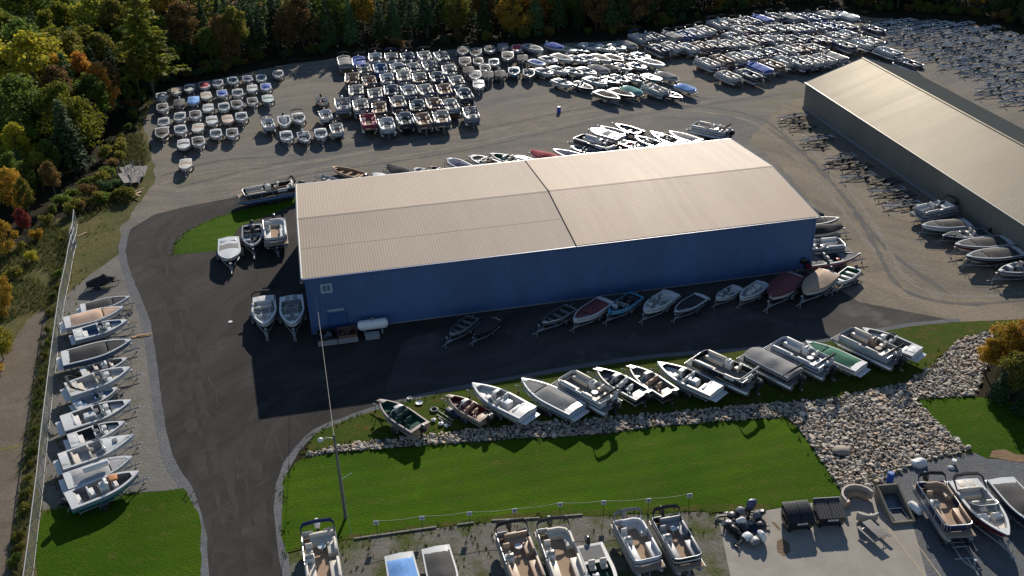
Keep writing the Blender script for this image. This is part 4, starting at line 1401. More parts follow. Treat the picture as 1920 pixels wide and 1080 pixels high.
def trailer(L=5.6, W=2.2, kind='v', tandem=False, name='boat_trailer', th=1.0):
    """bow end along +X; ground at z = 0"""
    T = Tpl(name, 'trailer')
    z = .42
    xf, xr = L * .5 + .9, -L * .5 + .3
    b = B()
    if kind == 'v':
        for q in (-1, 1):
            b.tube([(xr, q * W * .34, z), (L * .12, q * W * .34, z), (L * .42, q * .12, z), (xf - .9, q * .06, z)], .05 * th, 4)
        b.tube([(L * .36, 0, z), (xf, 0, z + .04)], .055 * th, 4)
        for t in (-.35, -.12, .12):
            b.tube([(L * t, -W * .34, z), (L * t, 0, z - .06), (L * t, W * .34, z)], .04 * th, 4)
    else:
        for q in (-1, 1):
            b.tube([(xr, q * .48, z), (L * .34, q * .48, z), (xf - .8, q * .06, z)], .05 * th, 4)
        b.tube([(L * .3, 0, z), (xf, 0, z + .04)], .055 * th, 4)
        for t in (-.4, -.15, .1, .32):
            b.tube([(L * t, -1.05, z), (L * t, 1.05, z)], .045 * th, 4)
    b.tube([(xr + .02, -W * .42, z + .02), (xr + .02, W * .42, z + .02)], .035 * th, 4)
    b.lathe([(.05, -.1), (.06, 0), (.03, .08)], 8, (xf, 0, z + .04), 'X')
    fi = T.add('frame', b, 'steel')
    for q in (-1, 1):
        b = B()
        yy = W * .2 if kind == 'v' else .93
        b.box((-L * .08, q * yy, z + .12), (L * .62, .12 if kind == 'v' else .4, .07)); b.tube([(-L * .3, q * yy, z), (-L * .3, q * yy, z + .1)], .03, 4); b.tube([(L * .1, q * yy, z), (L * .1, q * yy, z + .1)], .03, 4)
        T.add('bunk', b, 'bunk')
    xs = (-.85, -.05) if tandem else (-.55,)
    yw = W * .5 - .02 if kind == 'v' else .98
    for xx in xs:
        b = B(); b.tube([(xx, -yw, .31), (xx, yw, .31)], .035, 5); T.add('axle', b, 'steel', fi)
        for q in (-1, 1):
            b = B(); b.lathe([(.17, -.09), (.28, -.095), (.31, -.06), (.31, .06), (.28, .095), (.17, .09)], 14, (xx, q * yw, .31), 'Y')
            wi = T.add('wheel', b, 'tyre')
            b = B(); b.lathe([(.03, -.07), (.175, -.075), (.175, .075), (.03, .07)], 10, (xx, q * yw, .31), 'Y')
            T.add('rim', b, 'rim', wi)
    for q in (-1, 1):
        b = B()
        x0, x1 = min(xs) - .4, max(xs) + .4
        pr = [(x0, .34), (x0 + .06, .6), (x0 + .22, .7), (x1 - .22, .7), (x1 - .06, .6), (x1, .34)]
        b.loft([[Vector((p[0], q * (yw - .13), p[1])) for p in pr], [Vector((p[0], q * (yw + .13), p[1])) for p in pr], [Vector((p[0], q * (yw + .13), p[1] - .03)) for p in pr], [Vector((p[0], q * (yw - .13), p[1] - .03)) for p in pr]], False, False)
        T.add('fender', b, 'fend')
    b = B(); b.tube([(xf - .75, 0, z), (xf - .9, 0, z + .55), (xf - .9, 0, z + .8)], .045, 4); b.box((xf - .86, 0, z + .72), (.22, .2, .16), bev=.02); b.tube([(xf - .86, .1, z + .72), (xf - .7, .22, z + .8)], .02, 4); T.add('winch_post', b, 'steel')
    b = B(); b.tube([(xf - .45, .12, .03), (xf - .45, .12, z + .32)], .035, 5); b.lathe([(.02, -.03), (.09, -.03), (.09, .03), (.02, .03)], 8, (xf - .45, .12, .09), 'Y'); b.tube([(xf - .45, .12, z + .32), (xf - .3, .2, z + .36)], .02, 4); T.add('jack', b, 'steel')
    return T


P = {
    'p0': pontoon(0), 'p1': pontoon(1), 'p2': pontoon(2, arch=False), 'pc': pontoon(0, covered=True), 'pd': pontoon(1, arch=False, L=5.6),
}
VK = {
    'open': vboat('open'), 'ski': vboat('ski', L=6.2, W=2.3, H=1.0), 'arch': vboat('arch'), 'cover2': vboat('cover2', L=6.2, W=2.3),
    'band': vboat('band', L=4.9, W=2.0, H=.95, bp=3.4, blunt=.12, st=.45), 'tent': vboat('tent', L=5.4), 'alu': vboat('alu', name='fishing_boat', L=4.6, W=1.75, H=.72, bp=2.0),
    'fish': vboat('fish', name='fishing_boat', L=5.4, W=2.1, H=.9, bp=2.3), 'bass': vboat('bass', name='fishing_boat', L=5.8, W=2.2, H=.70, bp=2.2),
    'cc': vboat('cc', L=6.0, W=2.2, bp=2.3), 'cuddy': vboat('cuddy', L=6.6, W=2.3, H=1.15, bp=1.9, blunt=.02),
    'round': vboat('open', L=4.9, W=2.0, H=.95, bp=3.2, blunt=.14, st=.45), 'roundcov': vboat('cover2', L=4.9, W=2.0, H=.95, bp=3.2, blunt=.14, st=.45), 'roundtent': vboat('tent', L=4.9, W=2.0, H=.95, bp=3.2, blunt=.14, st=.45),
}
TR = {'v': trailer(), 'v2': trailer(6.2, 2.3, 'v', True), 'p': trailer(6.2, 2.1, 'p'), 'p2': trailer(6.2, 2.1, 'p', True)}
for k in ('alu', 'fish', 'bass'):
    VK[k].cat = 'fishing boat'
print('tri templates', sum(len(p[1].polygons) for t in list(P.values()) + list(VK.values()) for p in t.parts))

# ---------------------------------------------------------------- placing boats
def lite(T, drop, extra=None):
    L = Tpl(T.name, T.cat)
    mp = {}
    for i, p in enumerate(T.parts):
        if p[0] in drop or (p[3] >= 0 and p[3] not in mp):
            continue
        mp[i] = len(L.parts)
        L.parts.append((p[0], p[1], p[2], mp[p[3]] if p[3] >= 0 else -1))
    if extra:
        extra(L)
    return L


def blocks(L):
    for x in (-1.9, 1.2):
        L.add('timber_block', B().box((x, 0, -.28), (.3, 2.3, .5)), 'wood')


DROP = {'steering_wheel', 'windscreen', 'table', 'propeller', 'deck_frame', 'rub_rail', 'windshield_frame'}
PF = {k: lite(v, DROP, blocks) for k, v in P.items()}
PFT = {k: lite(v, DROP) for k, v in P.items()}
VF = {k: lite(v, DROP - {'windshield_frame'}) for k, v in VK.items()}
TRF = {k: lite(v, {'bunk', 'axle', 'jack', 'rim'}) for k, v in TR.items()}
TRX = {k: lite(trailer(6.0 if k == 'v' else 6.4, 2.2 if k == 'v' else 2.1, k, th=1.7), {'bunk', 'axle', 'jack', 'rim'}) for k in ('v', 'p')}
rb = random.Random(5)
ZINC = pm('dull_zinc', (.55, .56, .57), .7, 0, .2, 4)
DEF['fend'] = pm('dull_grey_fender', (.13, .13, .135), .9)
NUM = ['one', 'two', 'three', 'four', 'five', 'six', 'seven', 'eight', 'nine', 'ten', 'eleven', 'twelve', 'thirteen']

# paint sets: code -> (hull shape, paint, description)
VC = {
    'w': ('round', dict(liner=F_WHITE, seat=V_WHITE), 'white runabout with open pale cockpit'),
    'v': ('band', dict(cover=C_CHAR), 'white runabout with dark cockpit band'),
    'k': ('roundcov', dict(cover=C_BLK), 'white runabout with black cockpit cover'),
    'g': ('roundcov', dict(cover=C_LGREY), 'white runabout under pale grey covers'),
    'G': ('roundtent', dict(cover=C_CHAR, hull=GREYH, side=GREYH), 'boat under a dark grey tent cover'),
    'h': ('tent', dict(cover=C_GREY), 'boat under a grey tent cover'),
    'B': ('roundtent', dict(cover=C_LBLUE), 'boat under a sky blue cover'),
    'b': ('roundcov', dict(cover=C_BLUE, side=WHITE), 'white runabout with blue cover'),
    'n': ('round', dict(liner=F_BLUE, seat=V_BLUE, hull=NAVYH), 'white runabout with blue cockpit'),
    'r': ('roundcov', dict(cover=C_RED), 'white runabout with red cover'),
    't': ('band', dict(cover=F_TAN, deck=CREAM, side=CREAM), 'cream runabout with tan cockpit band'),
    'o': ('band', dict(cover=C_GREY, deck=pm('peach_gel', (.58, .42, .32), .4), side=CREAM), 'peach decked small runabout'),
    'e': ('band', dict(cover=C_GREEN, side=TEALH), 'white runabout with green cockpit band'),
    'E': ('tent', dict(cover=C_TEAL, hull=TEALH), 'boat under a teal cover'),
    'd': ('bass', dict(hull=BLACKH, side=BLACKH, deck=GREYH, floor=F_DARK, liner=F_DARK, seat=V_GREY), 'dark bass boat with grey decks'),
    'a': ('alu', dict(hull=ALUD, side=ALUD, deck=ALU, liner=F_GREY, seat=ALU), 'bare aluminium fishing boat'),
    'f': ('fish', dict(hull=ALUD, side=BLACKH, deck=GREYH, liner=F_GREY, seat=V_GREY, floor=F_GREY), 'black sided aluminium fishing boat'),
    'F': ('fish', dict(hull=WHITE, side=WHITE, deck=WHITE, liner=F_GREY, seat=V_WHITE, floor=F_GREY), 'white fishing boat with open cockpit'),
    'c': ('cc', dict(liner=F_WHITE, seat=V_WHITE), 'white center console boat'),
    'q': ('open', dict(liner=F_GREY, seat=V_WHITE, trim=BLUEH), 'white bowrider with open grey cockpit'),
    'Q': ('arch', dict(liner=F_WHITE, seat=V_CREAM), 'white bowrider with folded black canopy'),
    'K': ('cover2', dict(cover=C_CHAR, side=GREYH, deck=GREYH, hull=BLACKH), 'grey runabout with charcoal covers'),
    'x': ('cover2', dict(cover=C_BLK, side=BLACKH), 'black and white runabout with black covers'),
    'X': ('cover2', dict(cover=C_GREY, side=WHITE), 'white runabout with grey covers'),
    'l': ('tent', dict(cover=C_BLUE), 'boat under a bright blue tent cover'),
    'y': ('roundcov', dict(cover=C_NAVY, side=NAVYH), 'navy sided runabout with navy cover'),
    'z': ('open', dict(hull=AQUA, side=AQUA, liner=F_BLUE, deck=WHITE, seat=V_BLUE), 'bright aqua hulled bowrider with blue cockpit'),
    'u': ('open', dict(side=MAROONH, liner=F_GREY), 'maroon sided bowrider with open cockpit'),
    'm': ('bass', dict(hull=REDH, side=REDH, deck=BLACKH, floor=F_DARK, liner=F_DARK), 'red bass boat with dark decks'),
}
PC = {
    '0': ('p0', dict(), 'cream seated pontoon boat'),
    '1': ('p1', dict(seat=V_WHITE, floor=F_GREY), 'white pontoon boat with curved bench'),
    '2': ('p0', dict(seat=V_TAN, floor=F_TAN, fence=BROWNH), 'brown fenced pontoon boat with tan seats'),
    '3': ('p0', dict(seat=V_RED, fence=REDH, floor=F_TAN), 'red pontoon boat with red seats'),
    '4': ('p1', dict(fence=BLACKH, seat=V_GREY, floor=F_DARK), 'black fenced pontoon boat with grey seats'),
    '5': ('p0', dict(fence=BLUEH, seat=V_BLUE, floor=F_BLUE), 'blue pontoon boat with blue seats'),
    '6': ('p2', dict(fence=GREYH, seat=V_GREY, floor=F_GREY), 'grey pontoon boat with fishing chairs'),
    '7': ('pc', dict(cover=C_GREY), 'pontoon boat under a grey cover'),
    '8': ('pc', dict(cover=C_BLUE), 'pontoon boat under a blue cover'),
    '9': ('p1', dict(fence=NAVYH, seat=V_CREAM, floor=F_TAN, canopy=C_NAVY), 'navy fenced pontoon boat with cream bench'),
    'W': ('pc', dict(cover=C_WHITE), 'pontoon boat under a white cover'),
    'M': ('p0', dict(fence=MAROONH, seat=V_CREAM, canopy=C_MAROON), 'maroon fenced pontoon boat with cream seats'),
}
EDGE = {'0': 'bow', }


def block(name, group, rows, ang, vs=.92, ps=1.0, jit=3.0, z=1.25, all_tr=False, tr_rows=(), spread=0.0):
    for ri, row in enumerate(rows):
        items = row.split()
        for i, it in enumerate(items):
            x, y, c = it.split(',')
            x, y = float(x), float(y)
            p = G(x, y, z)
            p.z = 0
            p += Vector((rb.uniform(-.12, .12), rb.uniform(-.3, .3), 0))
            an = R(ang + rb.uniform(-jit, jit) + spread * (x - 1000))
            where = '%s in row %s of the %s' % (wordn[i], NUM[ri], name)
            tr = all_tr or ri in tr_rows or c.endswith('+')
            c = c.rstrip('+')
            if c in PC:
                k, pal, d = PC[c]
                pal = dict(pal)
                s = ps * rb.uniform(.96, 1.04)
                pal.setdefault('motor', rb.choice((BLKPL, BLKPL, GREYPL, WHPL)))
                pal.setdefault('canopy', rb.choice((C_BLK, C_BLK, C_NAVY, C_CHAR)))
                lift = .55 if tr else .53
                (PFT if tr else PF)[k].spawn((p.x, p.y, lift), an, pal, '%s, %s' % (d, where), group, s)
                if tr:
                    TRF['p'].spawn((p.x, p.y, 0), an, dict(steel=rb.choice((GALV, BLKSTEEL))), 'trailer under the pontoon boat that is %s' % where, group + ' - trailers', s)
            else:
                k, pal, d = VC[c]
                pal = dict(pal)
                pal.setdefault('motor', rb.choice((BLKPL, BLKPL, WHPL)))
                pal.setdefault('stripe', rb.choice((NAVYH, BLACKH, GREYH, TEALH, MAROONH, GREYH, WHITE)))
                s = vs * rb.uniform(.96, 1.04)
                if k in ('alu',):
                    s *= 1.02
                VF[k].spawn((p.x, p.y, .42 * s), an, pal, '%s, %s' % (d, where), group, s)
                TRF['v'].spawn((p.x, p.y, 0), an, dict(steel=rb.choice((GALV, GALV, BLKSTEEL))), 'trailer under the boat that is %s' % where, group + ' - trailers', s)


block('small-boat block', 'small boats in rows beside the yellow trees', [
    '302,181,g 329,170,t 354,164,v 383,160,r 408,155,w 436,150,n 463,147,y 491,145,n 521,139,Q',
    '305,201,k 335,192,G 363,187,B 388,178,t 417,174,b 445,173,w 473,165,v 498,163,b',
    '305,228,w 337,218,w 366,214,k 391,201,v 418,201,w 445,195,k 472,189,k 502,185,e',
    '303,250,x 338,242,w 370,239,t 398,224,v 426,223,o 453,218,w',
    '342,271,v 372,265,k 404,250,w 435,249,k',
    '345,308,t'], -74, .90)
block('white-boat cluster', 'white boats beside the pontoon block', [
    '604,188,m', '503,234,1+ 532,228,c 561,222,Q 611,219,1+', '535,256,w 571,255,F 602,250,w 632,246,0+'], -76, .92, .80)
block('pontoon block', 'pontoon boats packed in front of the wood', [
    '647,120,7 674,121,8 703,114,1 733,113,0 765,113,4 796,110,0 829,112,6',
    '684,135,0 714,135,5 746,134,1 776,132,0 807,130,6 843,137,0',
    '660,153,2 693,157,2 725,153,1 757,148,0 788,152,9 820,150,4 858,158,0',
    '669,176,0 703,181,0 735,175,4 767,175,1 799,174,0 834,174,2 870,182,4',
    '644,203,6 677,204,0 713,207,2 748,197,9 783,203,4 813,200,2 845,201,0',
    '690,232,3 726,239,1 759,230,4 794,229,2 827,227,9 884,219,6'], -81, 1, 1.0, tr_rows=(5,))
block('mixed block', 'boats packed tight left of the open gravel', [
    '869,97,K 893,99,K 918,93,k 943,89,h 968,90,r',
    '872,117,K 898,115,k 926,117,w 953,106,K 981,110,G',
    '878,132,G 909,128,k 891,143,X 915,141,G 939,138,G 963,135,z 992,137,f',
    '897,158,v'], -88, .98)
block('bowrider block', 'boats packed tight along the wood beyond the open gravel', [
    '1001,90,X 1042,87,l 1066,91,t 1090,91,a 1108,87,q 1137,91,q 1158,87,w 1178,83,h',
    '1008,117,b 1031,111,n 1056,109,X 1082,111,F 1106,110,q 1128,109,X 1153,110,x 1178,108,f 1203,104,n',
    '1021,135,w 1048,132,q 1076,133,F 1101,135,q 1126,129,h 1147,127,G 1168,125,F 1196,123,n 1225,117,X',
    '1056,155,w 1092,157,d 1118,152,q 1144,150,a 1162,147,F 1193,147,F 1223,146,e 1251,142,h',
    '1140,180,x 1167,175,x 1187,171,E 1229,171,0+ 1258,174,d 1289,165,B'], -58, .98, .85)
block('far pontoon block', 'pontoon boats packed beyond the tan building', [
    '1346,49,0 1366,45,1 1386,46,0 1408,43,6 1432,39,8 1456,35,4 1482,36,7 1504,36,6 1528,37,5 1552,30,0 1587,33,W',
    '1201,74,0 1228,72,6 1260,70,7 1285,68,5 1302,65,1 1322,60,0 1388,59,0 1411,60,4 1434,61,0 1449,58,1 1467,58,4 1486,58,0 1508,57,6 1538,55,6 1559,53,5 1586,52,9',
    '1234,96,4 1260,91,0 1292,93,1 1317,90,2 1342,88,9 1366,86,0 1376,73,1 1397,85,0 1421,78,M 1446,77,1 1466,78,0 1492,79,4 1518,77,9 1544,78,M 1570,72,0 1592,67,1 1637,59,4',
    '1326,121,0 1355,115,2 1383,112,0 1408,108,1 1430,104,6 1453,102,4 1478,97,0 1503,94,2 1529,95,0 1583,88,9 1616,85,1 1634,81,0',
    '1366,146,0 1403,144,4 1426,132,8 1447,124,2 1472,118,1 1497,121,6 1519,117,0 1543,113,0 1567,111,7 1665,101,1 1702,122,4'], -66, 1, .92, jit=1.5, tr_rows=(4,))


def two(kind, bow, stern, pal, label, group=None, tr=True, zt=None, steel=None, z=None, name=None, dx=0.0, trl=None, wide=1.0, tro=0.0):
    """a boat given by the photo's bow and stern points at gunwale height"""
    isP = kind in P
    T = P[kind] if isP else VK[kind]
    L0 = 6.8 if isP else T.hullinfo.L
    if kind == 'pd':
        L0 = 5.6
    zz = 1.75 if isP else (.42 + T.hullinfo.H)
    if not tr:
        zz -= .42
    A, C = G(*bow, zz), G(*stern, zz)
    d = A - C
    s = min(1.3, max(.72, d.length / L0))
    c = (A + C) / 2
    an = math.atan2(d.y, d.x)
    base = (.55 if isP else .42 * s) if tr else (.02 if isP else .03)
    if z is not None:
        base = z
    sc = (s, max(.92, min(1.12, s)) if isP else s * wide, 1.0 if isP else min(s, 1.1))
    if not isP:
        base = .42 * sc[2] if tr and z is None else base
    pal.setdefault('stripe', rb.choice((NAVYH, GREYH, BLACKH, GREYH)))
    T.spawn((c.x, c.y, base), an, pal, label, group, sc)
    if tr:
        k = 'p' if isP else 'v'
        big = d.length > 6.2
        TR[k + ('2' if big else '')].spawn((c.x + math.cos(an) * tro, c.y + math.sin(an) * tro, 0), an, dict(steel=steel or GALV), trl or 'trailer carrying the ' + ' '.join(label.split(',')[0].split()[:13]), 'trailers under the nearer boats', (s * (1.0 if k == 'v' and not big else .95), sc[1], sc[2] if not isP else 1.0))


GL = 'boats parked along the chain-link fence'
two('cover2', (242, 553), (150, 574), dict(cover=C_BLK, side=WHITE), 'white runabout with two black covers, second boat from the fence gap', GL, wide=1.26)
two('cover2', (231, 576), (120, 603), dict(cover=C_PEACH, side=WHITE, stripe=GREYH), 'white runabout with peach coloured covers by the fence', GL, wide=1.26)
two('open', (238, 600), (138, 626), dict(liner=F_BLUE, seat=V_WHITE, side=pm('pale_grey_gel', (.42, .44, .47), .35)), 'pale grey bowrider with blue liner next to the peach covered boat', GL, wide=1.26)
two('x' if False else 'cover2', (246, 640), (116, 672), dict(cover=C_BLK, side=pm('dull_blue_gel', (.10, .14, .20), .35), deck=WHITE), 'grey-blue runabout with long black cover and white bow by the fence', GL, wide=1.26)
two('cc', (237, 666), (150, 692), dict(liner=F_GREY, seat=V_CREAM, side=WHITE), 'low center console boat with cream seats between two bigger hulls', GL, wide=1.26)
two('arch', (244, 691), (126, 730), dict(liner=F_WHITE, seat=V_CREAM, canopy=C_BLK), 'large cream deck boat with folded black canopy by the fence', GL, wide=1.26)
two('open', (219, 721), (137, 752), dict(liner=F_WHITE, seat=V_BLUE), 'small white bowrider with blue seats by the fence', GL, wide=1.26)
two('ski', (246, 751), (116, 792), dict(liner=F_GREY, seat=V_WHITE), 'large white bowrider with rounded sun pad and bright windshield by the fence', GL, wide=1.26)
two('open', (233, 788), (128, 822), dict(liner=F_DARK, seat=V_WHITE), 'white bowrider with very dark cockpit next to the white cuddy boat', GL, wide=1.26)
two('cuddy', (251, 815), (112, 862), dict(liner=F_WHITE, seat=V_CREAM), 'long white cuddy boat with pointed closed foredeck by the fence', GL, wide=1.26)
two('cover2', (247, 854), (121, 898), dict(cover=C_LGREY, side=WHITE), 'white boat under pale grey covers with a white roll on top', GL, wide=1.26)
two('cc', (260, 884), (126, 937), dict(liner=F_GREY, seat=V_WHITE, hull=TEALH, side=TEALH), 'teal hulled center console boat nearest the lawn', GL, wide=1.26)
# white roll and orange cushion lying on boats
A, C = G(205, 866, 1.9), G(155, 883, 1.9)
d = A - C
obj('rolled_cover', B().lathe([(.05, -d.length / 2), (.26, -d.length / 2 + .1), (.28, 0), (.26, d.length / 2 - .1), (.05, d.length / 2)], 12, (0, 0, 0), 'X'), C_WHITE, None, 'white rolled canvas lying along the pale grey covered boat', 'canvas', loc=((A + C) / 2), rz=math.atan2(d.y, d.x))
p = G(211, 896, 1.7)
obj('seat_cushion', B().box((0, 0, 0), (.75, .75, .22), bev=.06), pm('orange_vinyl', (.50, .20, .06), .6), None, 'orange cushion in the teal hulled center console boat', 'cushion', loc=p, rz=R(25))
# jet ski under black cover
p = G(187, 527, .8); p.z = 0
jt = empty('jet_ski', (p.x, p.y, .42), R(25), 'covered black jet ski on a small trailer at the fence row end', 'jet ski')
b = B()
b.loft([[Vector((x, -wv, z0)), Vector((x, -wv, z1)), Vector((x, -.12, z2)), Vector((x, .12, z2)), Vector((x, wv, z1)), Vector((x, wv, z0))] for x, wv, z0, z1, z2 in ((-1.5, .5, .1, .45, .6), (-.6, .58, .02, .5, .85), (.2, .58, 0, .55, 1.0), (.6, .52, .05, .6, 1.2), (1.0, .42, .12, .58, .8), (1.6, .08, .4, .5, .52))])
obj('cover', b, C_BLK, jt, smooth=50)
b = B(); b.loft([[Vector((x, -wv, .22)), Vector((x, 0, z0)), Vector((x, wv, .22)), Vector((x, 0, .25))] for x, wv, z0 in ((-1.52, .5, -.1), (0, .56, -.16), (1.0, .4, -.1), (1.6, .06, .1))]); obj('hull', b, BLACKH, jt)
TR['v'].spawn((p.x, p.y, 0), R(25), dict(steel=BLKSTEEL), 'small trailer under the covered black jet ski', 'trailers under the nearer boats', (.6, .6, .8))

GF = 'boats parked between the lane and the riprap'
two('fish', (712, 752), (789, 802), dict(hull=TANH, side=TANH, deck=pm('worn_pink_deck', (.36, .28, .25), .6), liner=F_GREEN, floor=F_GREEN, seat=F_GREEN), 'old tan fishing boat with green floor at the row end near the pole', GF)
two('fish', (840, 740), (913, 780), dict(hull=BROWNH, side=TANH, deck=TANH, liner=MAROONH, floor=MAROONH, seat=V_TAN), 'brown fishing boat with cluttered maroon interior', GF)
two('ski', (886, 722), (990, 774), dict(liner=F_WHITE, seat=V_WHITE, hull=NAVYH, side=WHITE, trim=BLUEH), 'white and navy ski boat with rounded white engine cover', GF)
two('cover2', (978, 713), (1083, 767), dict(cover=C_GREY, side=pm('pale_blue_gel', (.34, .42, .50), .3)), 'pale blue runabout with two taut grey covers in the front row', GF)
two('p0', (1050, 700), (1152, 755), dict(seat=V_CREAM, floor=F_GREY, fence=WHITE, stripe=BLACKH), 'cream pontoon boat beside the grey covered runabout', GF)
two('fish', (1118, 693), (1208, 742), dict(hull=ALUD, side=BLACKH, deck=GREYH, liner=F_DARK, floor=F_GREY, seat=V_WHITE), 'black sided fishing boat with tall grey windshield', GF)
two('fish', (1180, 687), (1259, 737), dict(hull=BROWNH, side=BLACKH, deck=CREAM, liner=F_GREY, floor=TANH, seat=V_TAN), 'brown fishing boat with tan rear deck in the front row', GF)
two('ski', (1233, 682), (1345, 732), dict(hull=GREENH, side=WHITE, liner=F_DARK, seat=V_WHITE, console=WHITE), 'white ski boat with green bottom and rounded engine cover', GF)
two('p1', (1297, 662), (1418, 716), dict(seat=V_CREAM, floor=F_GREY, fence=BLACKH, stripe=BLACKH, canopy=C_LGREY), 'black fenced pontoon boat with white bench and pale folded canopy', GF)
two('pc', (1395, 655), (1500, 708), dict(cover=C_GREY, fence=BLACKH), 'pontoon boat under a sagging grey cover in the front row', GF)
two('p0', (1445, 636), (1560, 690), dict(seat=V_WHITE, floor=F_GREY, fence=pm('pale_blue_fence', (.40, .45, .52), .35), stripe=NAVYH), 'white fenced pontoon boat beside the green covered ski boat', GF)
two('cover2', (1511, 640), (1616, 686), dict(cover=C_GREEN, side=WHITE, hull=GREENH), 'white ski boat under bright green covers', GF)
two('p0', (1572, 618), (1688, 672), dict(seat=V_CREAM, floor=F_GREY, fence=pm('silver_fence', (.42, .46, .52), .3, .4), console=TANH), 'large silver fenced pontoon boat with tan console', GF)
two('open', (1617, 617), (1721, 659), dict(liner=F_GREY, seat=V_WHITE), 'white bowrider at the row end beside the grass slope', GF)

GB = 'boats along the shaded front wall of the blue building'
two('alu', (843, 627), (886, 592), dict(hull=ALUD, side=ALUD, deck=ALUD, liner=F_DARK, seat=F_GREY), 'open aluminium boat standing apart nearest the gas tank', GB)
two('tent', (888, 622), (930, 590), dict(cover=C_BLK, hull=BLACKH, side=BLACKH), 'boat under a black cover almost lost in the building shade', GB)
two('alu', (1017, 606), (1071, 574), dict(hull=ALUD, side=ALUD, deck=ALU, liner=F_DARK, seat=F_GREY), 'open aluminium boat beside the maroon covered white boat', GB)
two('cover2', (1075, 600), (1137, 558), dict(cover=C_MAROON), 'white boat with flat dark maroon cover by the blue wall', GB)
two('fish', (1141, 586), (1194, 550), dict(hull=AQUA, side=AQUA, deck=AQUA, liner=F_DARK, floor=F_DARK, seat=V_DARK), 'narrow blue boat with dark interior by the blue wall', GB)
two('open', (1207, 583), (1260, 545), dict(liner=F_WHITE, seat=V_WHITE), 'all white bowrider in the shade of the blue wall', GB)
two('cover2', (1265, 582), (1318, 548), dict(cover=C_BLK, side=BLACKH), 'black covered boat with thin white gunwale by the blue wall', GB)
two('open', (1343, 554), (1385, 530), dict(liner=F_GREY, seat=V_WHITE), 'small white runabout with blue-grey cockpit by the blue wall', GB)
two('cc', (1388, 556), (1433, 524), dict(liner=F_WHITE, seat=V_WHITE), 'small white center console boat beside the maroon tent cover', GB)
two('tent', (1444, 559), (1489, 514), dict(cover=C_MAROON), 'boat under a faded maroon tent cover', GB)
two('tent', (1507, 550), (1556, 509), dict(cover=C_TAN), 'boat under a tan cover half in the building shade', GB)
two('alu', (1568, 531), (1603, 502), dict(hull=ALUD, side=WHITE, deck=WHITE, liner=GREENH, seat=WHITE), 'open white rowing boat with bench seats at the sunny row end', GB)

GR = 'boats along the short end of the blue building'
two('tent', (1545, 398), (1508, 380), dict(cover=C_BLK, side=WHITE), 'white boat with arched black cover behind the blue building corner', GR)
two('cover2', (1574, 405), (1500, 412), dict(cover=C_CHAR, side=GREYH), 'charcoal covered boat poking out past the blue building', GR)
two('tent', (1582, 423), (1505, 430), dict(cover=C_BLK, side=WHITE), 'black covered boat with white bow past the blue building', GR)
two('p0', (1590, 455), (1490, 464), dict(fence=GREYH, seat=V_WHITE, floor=F_GREY), 'grey pontoon boat with pink cloth beside the blue building end', GR)
two('bass', (1611, 478), (1512, 491), dict(hull=REDH, side=REDH, deck=BLACKH, floor=F_GREY, liner=F_DARK), 'bright red bass boat beside the blue building end', GR)

GT = 'boats nosed in against the tan building'
two('p0', (1716, 398), (1790, 382), dict(fence=pm('pale_grey_fence', (.33, .34, .38), .4), seat=V_WHITE, floor=F_GREY), 'grey pontoon boat against the tan building wall', GT)
two('cover2', (1728, 422), (1816, 414), dict(cover=C_CHAR, hull=TEALH, side=WHITE), 'white and teal runabout with silvery bow cover', GT)
two('bass', (1768, 442), (1852, 433), dict(hull=BLACKH, side=BLACKH, deck=GREYH, floor=F_DARK), 'black bass boat against the tan building wall', GT)
two('cover2', (1790, 461), (1892, 449), dict(cover=C_CHAR, side=MAROONH), 'maroon sided runabout with dark covers and folded canopy', GT)
two('cover2', (1811, 483), (1914, 469), dict(cover=C_CHAR, side=BLACKH), 'white runabout with black side band and dark covers', GT)
two('fish', (1871, 511), (1956, 494), dict(hull=ALUD, side=GREYH, deck=WHITE, liner=F_GREY, floor=F_GREY), 'grey fishing boat with bright windshield near the tan wall', GT)

GN = 'three boats beside the small grass island'
two('p1', (444, 366), (560, 345), dict(fence=BLACKH, tube=pm('blue_tube', (.10, .16, .26), .35, .5), seat=V_CREAM, floor=F_TAN, stripe=BLACKH), 'long black fenced pontoon boat behind the small grass island')
two('band', (431, 488), (428, 446), dict(cover=C_GREY), 'white open rowing boat with two wells beside the grass island', GN)
two('fish', (474, 464), (472, 422), dict(hull=ALUD, side=GREYH, deck=GREYH, liner=F_DARK, floor=F_GREY, seat=V_DARK), 'grey fishing boat with dark interior between two white boats', GN)
two('pd', (518, 460), (513, 403), dict(seat=V_WHITE, floor=F_TAN, fence=WHITE, stripe=NAVYH), 'white pontoon boat with brown floor beside the grass island', GN)
GP = 'two deck boats parked on the asphalt by the blue building corner'
two('arch', (497, 612), (494, 556), dict(liner=F_WHITE, seat=V_WHITE, canopy=C_BLK), 'white deck boat with raised black canopy on the sunny asphalt', GP)
two('open', (549, 612), (546, 555), dict(liner=F_WHITE, seat=V_GREY), 'white deck boat wholly in the blue building shade', GP)

